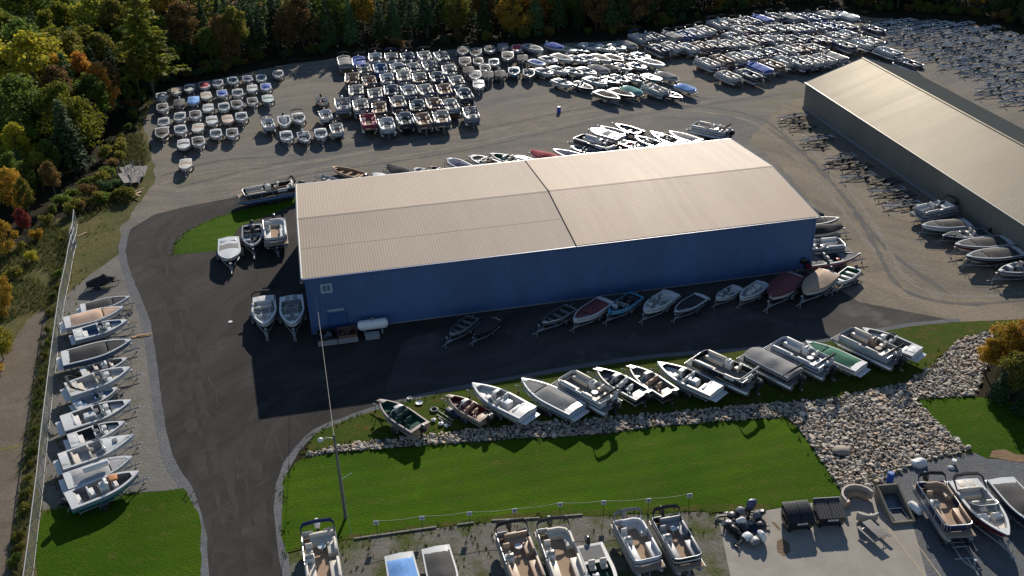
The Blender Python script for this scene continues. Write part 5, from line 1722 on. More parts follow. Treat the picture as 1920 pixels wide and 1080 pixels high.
# behind the blue building
GH = 'boats behind the blue building'
two('alu', (622, 314), (682, 330), dict(hull=C_PEACH, side=pm('bare_plywood', (.55, .36, .24), .8), deck=pm('bare_plywood', (.55, .36, .24), .8), liner=WOOD, seat=WOOD), 'bare plywood dinghy behind the blue building', GH, tr=False)
for bow, st, k, pal, lb in (
    ((598, 325), (630, 336), 'alu', dict(hull=ALUD, side=ALUD, deck=GREYH), 'grey dinghy with two motors behind the blue building'),
    ((700, 322), (738, 334), 'band', dict(), 'white flat boat just showing over the roof edge'),
    ((725, 311), (778, 330), 'tent', dict(cover=C_BLK, side=WHITE), 'white boat heaped with black tarpaulin behind the blue building'),
    ((778, 313), (815, 327), 'round', dict(liner=F_WHITE), 'small white runabout between black tarpaulin and dark boat'),
    ((806, 309), (845, 323), 'fish', dict(hull=BROWNH, side=BLACKH, deck=BROWNH, liner=F_DARK), 'dark brown fishing boat low behind the roof edge'),
    ((841, 299), (885, 318), 'roundcov', dict(cover=C_NAVY), 'white boat with navy cockpit cover behind the roof edge'),
    ((884, 294), (940, 312), 'round', dict(liner=F_TAN), 'white open boat with tan floor behind the roof edge'),
    ((920, 290), (985, 306), 'fish', dict(hull=WHITE, side=WHITE, deck=WHITE, liner=GREENH, floor=GREENH), 'white fishing boat with green interior behind the roof seam'),
    ((965, 291), (1010, 304), 'band', dict(cover=C_LGREY), 'white hulled boat right behind the roof seam'),
    ((994, 283), (1050, 298), 'tent', dict(cover=C_RED), 'white boat under a red tarpaulin behind the roof'),
    ((1037, 278), (1096, 292), 'cover2', dict(cover=C_NAVY), 'white boat under a navy cover next to the red tarpaulin'),
    ((1070, 273), (1128, 284), 'open', dict(liner=F_GREY, deck=GREYH, side=GREYH), 'grey bowrider next to the navy covered boat'),
    ((1075, 255), (1158, 280), 'p1', dict(fence=BLACKH, seat=V_WHITE), 'black pontoon boat crowded with white seats'),
    ((1108, 243), (1165, 258), 'band', dict(), 'narrow white boat behind the crowded black pontoon'),
    ((1126, 238), (1172, 252), 'alu', dict(hull=ALUD, deck=WHITE, liner=F_WHITE), 'grey rowing boat nearest the open gravel'),
    ((1154, 234), (1202, 249), 'alu', dict(hull=NAVYH, side=NAVYH, deck=ALU, liner=F_DARK, seat=V_WHITE), 'navy rowing boat with three white bench seats'),
    ((1153, 262), (1212, 277), 'bass', dict(hull=REDH, side=REDH, deck=BLACKH), 'red and black bass boat at the roof edge'),
    ((1191, 255), (1244, 272), 'open', dict(liner=F_GREY), 'white bowrider right of the red and black bass boat'),
    ((1219, 246), (1278, 268), 'cuddy', dict(liner=F_GREY), 'white boat with bright closed foredeck behind the roof'),
    ((1255, 245), (1312, 262), 'cover2', dict(cover=C_GREY), 'white boat with steep grey cover next to the last pontoon'),
    ((1294, 232), (1370, 248), 'p0', dict(seat=V_CREAM, fence=WHITE), 'white pontoon boat last in the row behind the roof'),
):
    two(k, bow, st, pal, lb, GH)

# bottom rows
GQ = 'pontoons and boats backed up to the number signs'
two('p0', (612, 1112), (595, 987), dict(seat=V_CREAM, floor=F_TAN, fence=WHITE, canopy=C_NAVY, motor=WHPL), 'white pontoon boat with tan cushions nearest the asphalt drive', GQ)
two('cover2', (772, 1150), (747, 1036), dict(cover=C_LBLUE, liner=F_BLUE), 'white boat under a sky blue tarpaulin below the number signs', GQ)
two('cover2', (844, 1135), (816, 1023), dict(cover=C_CHAR), 'white boat with a charcoal cover below the number signs', GQ)
two('p0', (1000, 1110), (955, 988), dict(seat=V_TAN, floor=F_TAN, fence=GREYH, canopy=C_BLK), 'grey pontoon boat with tan leather seats, leftmost of a close pair', GQ)
two('p1', (1076, 1105), (1032, 982), dict(seat=V_CREAM, floor=F_TAN, fence=CREAM, canopy=C_CHAR), 'cream pontoon boat with curved bench beside the tan seated pontoon', GQ)
two('bass', (1150, 1130), (1104, 1020), dict(hull=BLACKH, side=GREYH, deck=GREYH, floor=F_GREY, liner=F_GREEN), 'grey bass boat with black motor between pontoon pairs', GQ)
two('p1', (1222, 1062), (1171, 968), dict(seat=V_WHITE, floor=F_TAN, fence=pm('pale_fence', (.5, .52, .56), .35), canopy=C_GREY, motor=GREYPL), 'white pontoon boat with blue-grey curved bench and brown floor', GQ)
two('p0', (1297, 1060), (1243, 962), dict(seat=V_GREY, floor=F_TAN, fence=BLACKH, stripe=WHITE, canopy=C_BLK), 'dark fenced pontoon boat with grey seats, last below the signs', GQ)
GC = 'boats beside the concrete pad'
two('p1', (1806, 1000), (1738, 898), dict(seat=V_TAN, floor=F_TAN, fence=NAVYH, stripe=BLACKH, canopy=C_BLK, tube=ALUD), 'navy pontoon boat with brown seats beside the white tank', GC, tro=2.6)
two('arch', (1890, 1008), (1805, 900), dict(side=MAROONH, hull=WHITE, liner=F_WHITE, seat=V_CREAM, canopy=C_BLK), 'white and maroon bowrider with folded black canopy beside the navy pontoon', GC)
two('cover2', (1968, 1000), (1876, 896), dict(cover=C_CHAR, side=BLACKH), 'white boat with charcoal cover cut by the picture edge', GC)

# ---------------------------------------------------------------- empty trailers
TRG = {k: trailer(5.6 if k == 'v' else 6.2, 2.2 if k == 'v' else 2.1, k, th=1.5) for k in ('v', 'p')}
GE = 'empty trailers backed up to the tan building'
k = 0
for (x0, y0, x1, y1, st) in ((1459, 219, 1515, 212, ZINC), (1457, 231, 1515, 222, BLKSTEEL), (1476, 241, 1535, 232, BLKSTEEL), (1499, 262, 1565, 253, ZINC), (1502, 274, 1560, 268, BLKSTEEL), (1545, 297, 1607, 286, ZINC), (1544, 308, 1612, 297, BLKSTEEL), (1574, 319, 1640, 306, BLKSTEEL), (1571, 333, 1645, 322, ZINC), (1626, 345, 1690, 335, BLKSTEEL), (1626, 358, 1700, 348, ZINC), (1640, 372, 1722, 360, BLKSTEEL), (1655, 386, 1730, 376, ZINC)):
    A, C = G(x0, y0, .5), G(x1, y1, .5)
    d = A - C
    c = C.lerp(A, .45)
    TRG['v' if k % 3 else 'p'].spawn((c.x, c.y, 0), math.atan2(d.y, d.x), dict(steel=st), '%s empty trailer, %s along the tan wall from its far corner' % ('black' if st is BLKSTEEL else 'galvanised', wordn[k]), GE, min(1.1, d.length / 7.0))
    k += 1
FIELD = [G(*q) for q in ((1650, 46), (1720, 40), (1800, 46), (1880, 62), (1960, 90), (1960, 215), (1880, 190), (1835, 166), (1800, 142), (1752, 122), (1720, 98), (1668, 88))]
xs, ys = [q.x for q in FIELD], [q.y for q in FIELD]
cand = []
for i in range(46):
    for j in range(40):
        e = Vector((math.cos(R(22)), math.sin(R(22)), 0))
        f = Vector((-e.y, e.x, 0))
        q = Vector((60, 130, 0)) + e * (i * 5.6 - 20 + (j % 2) * 1.5 + rb.uniform(-.8, .8)) + f * (j * 2.5 - 10 + rb.uniform(-.4, .4))
        if inside(q.x, q.y, FIELD):
            cand.append(q)
cand.sort(key=lambda q: q.length)
for q in cand[:120]:
    st = rb.choice((ZINC, ZINC, ZINC, ALUD))
    TRX[rb.choice(('v', 'v', 'p'))].spawn((q.x, q.y, 0), R(201 + rb.uniform(-6, 6)), dict(steel=st), 'empty boat trailer in the crowded trailer field near the wood', 'empty trailers crowded in the field', rb.uniform(.9, 1.1))
bmw = {k: bmesh.new() for k in (0, 1)}
for q in cand[120:]:
    M = Matrix.Translation((q.x, q.y, 0)) @ Matrix.Rotation(R(201 + rb.uniform(-6, 6)), 4, 'Z')
    for n_, me, role, par in TRX['v'].parts:
        tmp = me.copy()
        tmp.transform(M)
        bmw[1 if role == 'tyre' else 0].from_mesh(tmp)
        bpy.data.meshes.remove(tmp)
me = bpy.data.meshes.new('far_trailers')
for f in bmw[1].faces:
    f.material_index = 1
tmp = bpy.data.meshes.new('tmp')
bmw[1].to_mesh(tmp)
bmw[0].from_mesh(tmp)
bmw[0].to_mesh(me)
bpy.data.meshes.remove(tmp)
me.materials.append(ZINC)
me.materials.append(RUBBER)
tag(link('far_trailers', me), 'farthest crowded mass of empty boat trailers in the shade of the wood', 'trailers', kind='stuff')

# ---------------------------------------------------------------- things round the concrete pad
def ground_at(x, y):
    q = G(x, y)
    q.z = 0.026
    return q


for i, (x, y, lb, tilt) in enumerate(((1493, 985, 'black dumpster with rounded ribbed lid beside the motor pile', 0), (1551, 978, 'black dumpster with flat grey-edged double lid', 1))):
    t = empty('dumpster', ground_at(x, y), R(6 if not i else 2), lb, 'dumpster', 'dumpsters on the concrete pad')
    b = B()
    b.loft([[Vector((-1.0, -.62, .12)), Vector((1.0, -.62, .12)), Vector((1.0, .62, .12)), Vector((-1.0, .62, .12))], [Vector((-1.05, -.85, .75)), Vector((1.05, -.85, .75)), Vector((1.05, .75, .75)), Vector((-1.05, .75, .75))], [Vector((-1.05, -.85, 1.05)), Vector((1.05, -.85, 1.05)), Vector((1.05, .80, 1.5)), Vector((-1.05, .80, 1.5))]])
    for q in (-1, 1):
        b.box((q * 1.10, -.1, .78), (.10, 1.0, .18)); b.box((q * .8, -.6, .06), (.12, .2, .12)); b.box((q * .8, .5, .06), (.12, .2, .12))
    b.box((0, -.87, 1.02), (2.16, .06, .08))
    obj('bin_body', b, BLKPL, t)
    for q in (-1, 1):
        b = B()
        n = 9
        for k in range(n):
            x0 = q * .53 + (k - (n - 1) / 2) * .113
            if i == 0:
                pr = [(-.90, 1.06), (-.55, 1.36), (.1, 1.62), (.84, 1.66)]
            else:
                pr = [(-.90, 1.08), (-.1, 1.30), (.84, 1.56)]
            hh = .05 if k % 2 else .025
            b.loft([[Vector((x0 - .055, p[0], p[1])) for p in pr] + [Vector((x0 - .055, p[0], p[1] + hh)) for p in pr[::-1]], [Vector((x0 + .055, p[0], p[1])) for p in pr] + [Vector((x0 + .055, p[0], p[1] + hh)) for p in pr[::-1]]])
        obj('lid', b, BLKPL if i == 0 else pm('grey_lid_plastic', (.05, .047, .045), .5), t)
    b = B(); b.box((0, .86, 1.6), (2.1, .06, .16)); obj('hinge_bar', b, GREYPL if i else BLKPL, t)
    b = B(); b.box((.1, -.84, .85), (.8, .03, .18), rz=0); lbp = obj('paper_label', b, WHPL, t)
    b = B()
    for k, ww in enumerate((.5, .6)):
        b.box((.1, -.857, .89 - k * .07), (ww, .01, .03))
    obj('print', b, GREYPL, lbp)

MT = Tpl('outboard_motor', 'outboard motor')
_t = Tpl('x', 'x'); add_motor(_t, .18, -.02)
for n_, me, role, par in _t.parts:
    MT.parts.append(('motor_leg' if n_ == 'outboard_motor' else n_, me, role, -1))
HEAP = [(1404, 972, 200, (.12, -.25), NAVYH, 1.15, 'upright navy outboard motor topmost of the motor pile'), (1360, 972, 80, (1.35, .1), BLKPL, 1.0, 'black outboard motor lying at the far side of the motor pile'),
        (1384, 972, 150, (1.25, -.2), GREYPL, 1.0, 'grey outboard motor lying behind the navy one'), (1378, 988, 30, (.5, 1.1), WHPL, 1.15, 'white outboard motor tipped over in the pile middle'),
        (1402, 992, 300, (1.4, .2), BLKPL, 1.1, 'stripped black outboard motor lying inside the pile'), (1424, 980, 190, (1.25, .4), GREYPL, .95, 'small grey outboard motor at the pad side of the pile'),
        (1388, 1004, 250, (1.2, -.5), BLKPL, 1.1, 'black outboard motor with bare flywheel near the pile front'), (1422, 1006, 320, (.6, 1.2), WHPL, 1.2, 'white topped blue outboard motor at the pile front'),
        (1392, 1018, 120, (1.3, .1), WHPL, 1.05, 'white cowled outboard motor frontmost in the pile'), (1408, 1014, 20, (1.35, -.2), GREYPL, 1.1, 'grey outboard motor lying between two white ones'),
        (1368, 982, 340, (1.3, .3), GREYPL, 1.0, 'grey outboard motor half under the tipped white one'), (1416, 966, 60, (1.2, .3), BLKPL, 1.05, 'black outboard motor leaning beside the upright navy one'),
        (1414, 996, 110, (1.3, -.3), BLKPL, 1.0, 'black outboard motor lying at the right of the pile middle'), (1374, 1000, 200, (1.35, .2), BLKPL, 1.05, 'black outboard motor at the weedy edge of the pile')]
for i, (x, y, rz, tl, mt, sc, lb) in enumerate(HEAP):
    q = ground_at(x, y)
    MT.spawn((q.x, q.y, .32 if max(abs(tl[0]), abs(tl[1])) > .7 else .92), R(rz), dict(motor=mt, leg=BLUEPL if i == 7 else BLKPL), lb, 'heap of outboard motors', sc, tilt=tl)

t = empty('curved_bench', ground_at(1607, 945), R(0), 'loose curved tan pontoon bench set standing on the pad corner', 'bench')
def arcseat(b, r0, r1, z0, z1, a0, a1, n=8):
    b.loft([[Vector((r * math.cos(an), r * math.sin(an), z)) for r, z in ((r0, z0), (r1, z0), (r1, z1), (r0, z1))] for an in [R(a0 + (a1 - a0) * k / n) for k in range(n + 1)]])
b = B(); arcseat(b, .75, 1.25, .1, .5, 20, 200); obj('seat', b, V_TAN, t)
b = B(); arcseat(b, 1.18, 1.34, .15, .95, 15, 205); obj('backrest', b, pm('grey_tan_vinyl', (.33, .29, .25), .6), t)
t = empty('curved_bench', ground_at(1620, 965), R(180), 'small curved cream bench section in front of the tan bench set', 'bench')
b = B(); arcseat(b, .55, 1.05, .1, .5, 40, 130); obj('seat', b, V_CREAM, t)
b = B(); arcseat(b, .98, 1.14, .15, .9, 38, 132); obj('backrest', b, pm('grey_tan_vinyl', (.33, .29, .25), .6), t)

A, C = G(1659, 929), G(1694, 984)
d = C - A
t = empty('trough', (A + C) / 2 + Z3 * .026, math.atan2(d.y, d.x), 'long concrete-grey sloping trough box beside the picnic table', 'trough')
Lg = d.length
b = B()
for q in (-1, 1):
    b.prism([(-Lg / 2, q * .85 - .08), (Lg / 2, q * .85 - .08), (Lg / 2, q * .85 + .08), (-Lg / 2, q * .85 + .08)], 0, .2)
    b.loft([[Vector((-Lg / 2, q * .85 - .08, .2)), Vector((Lg / 2, q * .85 - .08, .2)), Vector((Lg / 2, q * .85 - .08, .28)), Vector((-Lg / 2, q * .85 - .08, 1.2))], [Vector((-Lg / 2, q * .85 + .08, .2)), Vector((Lg / 2, q * .85 + .08, .2)), Vector((Lg / 2, q * .85 + .08, .28)), Vector((-Lg / 2, q * .85 + .08, 1.2))]])
b.box((-Lg / 2 + .08, 0, .6), (.16, 1.54, 1.19)); b.box((Lg / 2 - .1, 0, .14), (.2, 1.54, .27))
b.box((0, 0, .05), (Lg - .4, 1.54, .09))
obj('trough_body', b, pm('trough_concrete', (.17, .15, .12), .9, 0, .2, 2), t)
b = B(); b.box((-.6, 0, .14), (1.7, 1.4, .06), tilt=.12); obj('ramp_plate', b, pm('ramp_steel', (.12, .16, .18), .35, .5, .2, 3), t)
b = B(); b.box((.75, 0, .12), (1.3, 1.3, .05)); obj('rubber_mat', b, BLKPL, t)
b = B()
for q in (-.55, .55):
    b.tube([(.1, q, .22), (1.4, q, .2)], .05, 5)
b.tube([(.1, -.55, .22), (.1, .55, .22)], .05, 5)
obj('rails', b, ALU, t)

A, C = G(1625, 978, .75), G(1655, 1005, .75)
d = C - A
ctr = (A + C) / 2
t = empty('picnic_table', (ctr.x, ctr.y, .026), math.atan2(d.y, d.x), 'grey picnic table with attached benches on the concrete pad', 'table')
b = B()
for k in range(5):
    b.box((0, -.32 + k * .16, .74), (1.9, .148, .045), bev=.008)
obj('tabletop', b, GREYWOOD, t)
for q in (-1, 1):
    b = B()
    for k in range(2):
        b.box((0, q * (.66 + k * .15), .45), (1.9, .14, .045), bev=.008)
    obj('bench', b, GREYWOOD, t)
for x in (-.65, .65):
    b = B(); b.tube([(x, -.72, .42), (x, -.40, .02), (x, -.12, .70)], .03, 5); b.tube([(x, .72, .42), (x, .40, .02), (x, .12, .70)], .03, 5); b.tube([(x, -.8, .42), (x, .8, .42)], .03, 5)
    obj('leg', b, ALUD, t)

q = ground_at(1715, 962)
t = empty('white_tank', q, R(-58), 'white cylindrical tank lying beside the navy pontoon boat', 'tank')
b = B(); b.lathe([(.05, -.62), (.26, -.6), (.36, -.5), (.37, .5), (.26, .6), (.05, .62)], 16, (0, 0, .5), 'X'); obj('tank', b, WHPL, t)
for q_ in (-.35, .35):
    obj('saddle', B().box((q_, 0, .1), (.12, .6, .2)), BLKSTEEL, t)
q = ground_at(1668, 903)
t = empty('barrel', q, 0, 'blue plastic barrel standing at the riprap foot', 'barrel')
b = B(); b.lathe([(.24, 0), (.29, .04), (.29, .28), (.31, .30), (.29, .32), (.29, .58), (.31, .60), (.29, .62), (.29, .86), (.24, .90)], 18); obj('drum', b, BLUEPL, t)
b = B(); b.lathe([(.05, .90), (.05, .94), (.01, .94)], 8, (.14, 0, 0)); b.lathe([(.05, .90), (.05, .94), (.01, .94)], 8, (-.14, 0, 0)); obj('bung', b, WHPL, t)
q = G(1048, 211)
t = empty('barrel', q, 0, 'blue barrel standing alone on the open far gravel', 'barrel')
b = B(); b.lathe([(.26, 0), (.32, .04), (.32, .30), (.34, .33), (.32, .36), (.32, .64), (.34, .67), (.32, .70), (.32, .94), (.26, 1.0)], 14); obj('drum', b, BLUEPL, t)


def blob(name, px, r, mat, label, cat, seed=0, z=None):
    b = B()
    bmesh.ops.create_icosphere(b.bm, subdivisions=3, radius=1)
    for v in b.bm.verts:
        k = 1 + .28 * mnoise.noise(v.co * 1.7 + Vector((seed, 0, 0))) + .10 * mnoise.noise(v.co * 5 + Vector((0, seed, 0)))
        v.co = Vector((v.co.x * r[0] * k, v.co.y * r[1] * k, max(-.3 * r[2], v.co.z * r[2] * k)))
    q = G(*px)
    return obj(name, b, mat, None, label, cat, loc=(q.x, q.y, .3 * r[2] if z is None else z), smooth=60)


blob('plastic_bag', (1722, 872), (.75, .45, .45), WHPL, 'big crumpled white plastic sheet on the crushed stone', 'plastic sheet', 3)
blob('plastic_bag', (1783, 878), (.30, .2, .16), WHPL, 'small flat white plastic scrap on the crushed stone', 'plastic scrap', 5)
q = ground_at(1788, 870)
t = empty('bucket', q, 0, 'white bucket standing on the crushed stone', 'bucket')
b = B(); b.lathe([(.14, 0), (.19, .38), (.21, .38), (.21, .42), (.02, .42)], 14); obj('pail', b, WHPL, t)
b = B(); b.tube([(.2, 0, .34), (.1, .22, .36), (-.1, .22, .36), (-.2, 0, .34)], .01, 4); obj('handle', b, GALV, t)
q = ground_at(432, 604)
obj('white_disc', B().lathe([(.22, 0), (.24, .02), (.22, .05), (.02, .05)], 16), WHPL, None, 'white round lid lying alone on the asphalt', 'lid', loc=q)
# white pails, discs and poles lying on the verge grass
for x, y, r, lb in ((768, 748, .26, 'small white dish on the grass near the lane edge'), (786, 757, .36, 'larger white dish on the grass between the first two boats'), (813, 790, .24, 'white ball float beside the lying poles'), (827, 797, .26, 'white ball float nearest the riprap'), (837, 801, .2, 'small white float at the pole ends')):
    q = ground_at(x, y)
    o = empty('float' if 'float' in lb else 'dish', q, 0, lb, 'float' if 'float' in lb else 'dish', 'white dishes and floats on the grass')
    b = B(); b.lathe([(.02, 0), (r * .7, .02), (r, .12), (r * .95, .2), (r * .5, .26), (.02, .28)] if 'float' in lb else [(.02, .02), (r * .8, .03), (r, .12), (r * .97, .13), (r * .7, .06), (.02, .05)], 14); obj('shell', b, WHPL, o)
    b = B(); b.lathe([(.03, 0), (.05, .08), (.02, .1)], 8, (0, 0, .26 if 'float' in lb else .05)); obj('knob', b, GREYPL, o)
q = ground_at(814, 770)
b = B(); b.tube([(.32 * math.cos(k * .42), .32 * math.sin(k * .42), .09) for k in range(15)], .09, 8, closed=True); obj('ring_float', b, GREYPL, None, 'grey ring float at the head of the lying poles', 'ring float', loc=q)
for i, (p, c, lb) in enumerate((((820, 771), (850, 790), 'upper pale pole lying on the grass'), ((819, 779), (846, 795), 'middle pale pole lying on the grass'), ((822, 785), (845, 800), 'lower pale pole lying on the grass'))):
    A, C = G(*p), G(*c)
    obj('pole', B().tube([A + Z3 * .08, C + Z3 * .08], .05, 6), pm('pale_pole', (.45, .42, .36), .6), None, lb, 'pole', 'pale poles lying on the grass')
A, C = G(838, 770), G(862, 785)
d = C - A
obj('skid_box', B().box((0, 0, .2), (d.length, .5, .35), bev=.06), pm('dark_blue_box', (.02, .035, .07), .4), None, 'dark blue long box on the grass beside the pale poles', 'box', loc=(A + C) / 2, rz=math.atan2(d.y, d.x))
# plank, weathered dock sections, timber scraps
A, C = G(248, 633), G(281, 629)
d = C - A
obj('plank', B().box((0, 0, .06), (d.length, .3, .06)).box((.3, .12, .12), (d.length * .8, .2, .05), rz=.06), pm('orange_plank', (.42, .25, .12), .8), None, 'two orange-brown planks lying at the asphalt edge', 'planks', loc=(A + C) / 2, rz=math.atan2(d.y, d.x))
q = G(250, 338)
for i in range(9):
    x, y = 236 + (i % 5) * 8 + rb.uniform(-2, 2), 328 + (i // 5) * 14 + rb.uniform(-3, 3)
    c = G(x, y)
    t = empty('dock_section', (c.x, c.y, .05), R(110 + rb.uniform(-12, 12)), 'weathered grey dock section stacked in the heap by the shrubs', 'dock section', 'heap of weathered dock sections')
    t.rotation_euler.x = rb.uniform(-.15, .15)
    zz = .25 + .18 * rb.random() * (i % 3)
    b = B()
    for k in range(7):
        b.box((-1.8 + k * .6, 0, zz + .1), (.5, 1.0, .05))
    obj('planking', b, GREYWOOD, t)
    b = B(); b.box((0, -.45, zz), (4.2, .08, .16)); b.box((0, .45, zz), (4.2, .08, .16)); b.tube([(2.0, .5, 0), (2.0, .5, zz + 1.1)], .05, 5); b.tube([(-1.8, -.5, 0), (-1.8, -.5, zz + .9)], .05, 5); obj('frame', b, GALV, t)
for i in range(12):
    c = G(244 + rb.uniform(-22, 20), 366 + rb.uniform(-7, 7))
    l = rb.uniform(.8, 2.2)
    obj('timber_scrap', B().box((0, 0, 0), (l, rb.uniform(.12, .3), .07), tilt=rb.uniform(-.25, .25)), pm('raw_timber', (.50, .36, .24), .8, 0, .2), None, 'raw timber offcut scattered below the grey dock sections', 'timber offcut', 'scattered raw timber offcuts', loc=(c.x, c.y, .22 + rb.uniform(0, .2)), rz=rb.uniform(0, 3.1))
q = G(155, 440)
obj('plank', B().box((0, 0, .05), (1.4, .25, .06)), WOOD, None, 'short pale plank lying on the grass near the fence gap', 'plank', loc=G(154, 440), rz=R(60))
t = empty('cable_reel', G(243, 588), R(20), 'black tyre lying by the boat trailers near the asphalt edge', 'tyre')
b = B(); b.lathe([(.2, -.1), (.34, -.12), (.38, 0), (.34, .12), (.2, .1)], 14, (0, 0, .13)); obj('tread', b, RUBBER, t)

# ---------------------------------------------------------------- trees
def leaf_mat(name, c1, c2, c3, trans=0.35):
    m, nt, b, out = new_mat(name)
    g = nt.nodes.new('ShaderNodeNewGeometry')
    oi = nt.nodes.new('ShaderNodeObjectInfo')
    n = noise_fac(nt, g.outputs['Position'], .55, 3, .6, .35, .65)
    col = mixc(nt, n, c1, c2)
    f = nn(nt, 'ShaderNodeMapRange')
    f.inputs[1].default_value = .55
    f.inputs[2].default_value = 1.0
    nt.links.new(g.outputs['Random Per Island'], f.inputs[0])
    col = mixc(nt, f.outputs[0], col, c3)
    hs = nn(nt, 'ShaderNodeHueSaturation')
    v = nn(nt, 'ShaderNodeMapRange')
    v.inputs[3].default_value = .9
    v.inputs[4].default_value = 1.6
    nt.links.new(oi.outputs['Random'], v.inputs[0])
    nt.links.new(v.outputs[0], hs.inputs['Value'])
    nt.links.new(col, hs.inputs['Color'])
    nt.links.new(hs.outputs[0], b.inputs['Base Color'])
    b.inputs['Roughness'].default_value = .75
    b.inputs['Specular IOR Level'].default_value = .2
    tr = nt.nodes.new('ShaderNodeBsdfTranslucent')
    nt.links.new(hs.outputs[0], tr.inputs[0])
    mx = nt.nodes.new('ShaderNodeMixShader')
    mx.inputs[0].default_value = trans
    nt.links.new(b.outputs[0], mx.inputs[1])
    nt.links.new(tr.outputs[0], mx.inputs[2])
    nt.links.new(mx.outputs[0], out.inputs[0])
    return m


BARK = pm('bark', (.09, .075, .06), .9, 0, .3, 2)
LM = {
    'spruce': leaf_mat('spruce_needles', (.03, .055, .022), (.05, .085, .03), (.075, .11, .045), .25),
    'pine': leaf_mat('pine_needles', (.055, .10, .035), (.085, .14, .05), (.12, .17, .07), .3),
    'green': leaf_mat('green_leaves', (.065, .105, .018), (.10, .145, .022), (.16, .19, .04), .5),
    'lime': leaf_mat('lime_leaves', (.12, .14, .015), (.17, .18, .02), (.22, .20, .03), .5),
    'olive': leaf_mat('olive_leaves', (.11, .115, .02), (.16, .15, .028), (.20, .17, .035), .5),
    'yellow': leaf_mat('yellow_leaves', (.26, .23, .02), (.34, .28, .025), (.17, .19, .02), .5),
    'gold': leaf_mat('gold_leaves', (.32, .18, .02), (.38, .23, .03), (.22, .18, .03), .5),
    'orange': leaf_mat('orange_leaves', (.32, .13, .025), (.38, .18, .03), (.18, .13, .03), .5),
    'rust': leaf_mat('rust_leaves', (.16, .085, .035), (.20, .12, .04), (.13, .12, .035), .45),
    'red': leaf_mat('red_leaves', (.16, .02, .02), (.20, .035, .03), (.09, .04, .02), .35),
}


def leaves(name, pts, size, rr, out_bias=.4, flat=0.0):
    V, F = [], []
    for p, d in pts:
        n = Vector((rr.gauss(0, 1), rr.gauss(0, 1), rr.gauss(0, 1))).normalized()
        n = (n + d * out_bias + Z3 * flat).normalized()
        u = n.orthogonal().normalized()
        u = Matrix.Rotation(rr.uniform(0, 6.28), 3, n) @ u
        v = n.cross(u)
        s = size * rr.uniform(.6, 1.35)
        k = len(V)
        V.extend([p - u * s * .6, p + v * s * .34 + n * s * .08, p + u * s * .6, p - v * s * .34 + n * s * .08])
        F.append((k, k + 1, k + 2, k + 3))
    me = bpy.data.meshes.new(name)
    me.from_pydata(V, [], F)
    me.materials.append(None)
    return me


def broadleaf(seed, h=12.0, r=3.2, base=.30, n=4200, size=.40):
    rr = random.Random(seed)
    T = Tpl('broadleaf_tree', 'tree')
    b = B()
    lean = Vector((rr.uniform(-.5, .5), rr.uniform(-.5, .5), 0))
    top = lean + Z3 * h * .8
    b.tube([(0, 0, -.3), lean * .3 + Z3 * h * .3, lean * .7 + Z3 * h * .58, top], [h * .017, h * .013, h * .009, h * .003], 7)
    blobs = []
    nb = 15
    for i in range(nb):
        t = i / (nb - 1)
        zc = h * (base + .08 + (1 - base - .16) * t)
        w = r * (.95 - .65 * max(0, (t - .45) / .55) ** 1.3) * (.7 + .5 * min(1, t / .25))
        an = i * 2.4 + rr.uniform(-.5, .5)
        rad = w * rr.uniform(.35, .75) if t < .95 else 0
        c = Vector((math.cos(an) * rad, math.sin(an) * rad, zc)) + lean * (zc / h)
        s = r * rr.uniform(.30, .48) * (1.1 - .35 * t)
        blobs.append((c, s))
        st = lean * .5 + Z3 * zc * .78
        b.tube([st, st.lerp(c, .6) + Z3 * .2, c], [h * .005, h * .003, h * .0015], 5)
    T.add('trunk', b, 'bark')
    pts = []
    for i in range(n):
        c, s = rr.choice(blobs)
        d = Vector((rr.gauss(0, 1), rr.gauss(0, 1), rr.gauss(0, 1) * .8)).normalized()
        k = rr.uniform(.55, 1.12) if rr.random() < .85 else rr.uniform(.1, .5)
        k *= 1 + .35 * mnoise.noise(d * 2.2 + c)
        p = c + d * s * k
        pts.append((p, d))
    T.parts.append(('crown', leaves('crown', pts, size, rr, .5, .25), 'leaf', -1))
    return T


def conifer(seed, h=14.0, r=2.6, base=.18, size=.5, droop=.3, gap=0.0):
    rr = random.Random(seed)
    T = Tpl('conifer_tree', 'tree')
    b = B()
    b.tube([(0, 0, -.3), (rr.uniform(-.1, .1), 0, h * .5), (0, 0, h)], [h * .014, h * .009, .02], 7)
    pts = []
    z = h * base
    while z < h * .985:
        t = (z / h - base) / (1 - base)
        R0 = r * (1 - t) ** .85 * rr.uniform(.8, 1.12) + .12
        m_ = max(4, int(9 * (1 - t) + 4))
        off = rr.uniform(0, 6.28)
        for k in range(m_):
            if rr.random() < gap:
                continue
            an = off + k * 6.283 / m_ + rr.uniform(-.25, .25)
            L = R0 * rr.uniform(.7, 1.15)
            d = Vector((math.cos(an), math.sin(an), 0))
            if k % 3 == 0 and L > .8:
                b.tube([(0, 0, z), tuple(d * L * .8 + Z3 * (z - droop * L * .5))], [.03, .01], 3, cap=False)
            st = max(2, int(L / .30))
            for q in range(1, st + 1):
                f = q / st
                side = Vector((-d.y, d.x, 0))
                for e in range(3):
                    p = d * L * f + Z3 * (z - droop * L * f * f + rr.uniform(-.12, .12)) + side * rr.uniform(-.42, .42) * L * .45 * (1.15 - f)
                    pts.append((p, (d * .4 + Z3 * .8).normalized()))
        z += h * .034 * rr.uniform(.85, 1.2) * (1.15 - .4 * t)
    T.add('trunk', b, 'bark')
    T.parts.append(('crown', leaves('crown', pts, size, rr, .9, .5), 'leaf', -1))
    return T


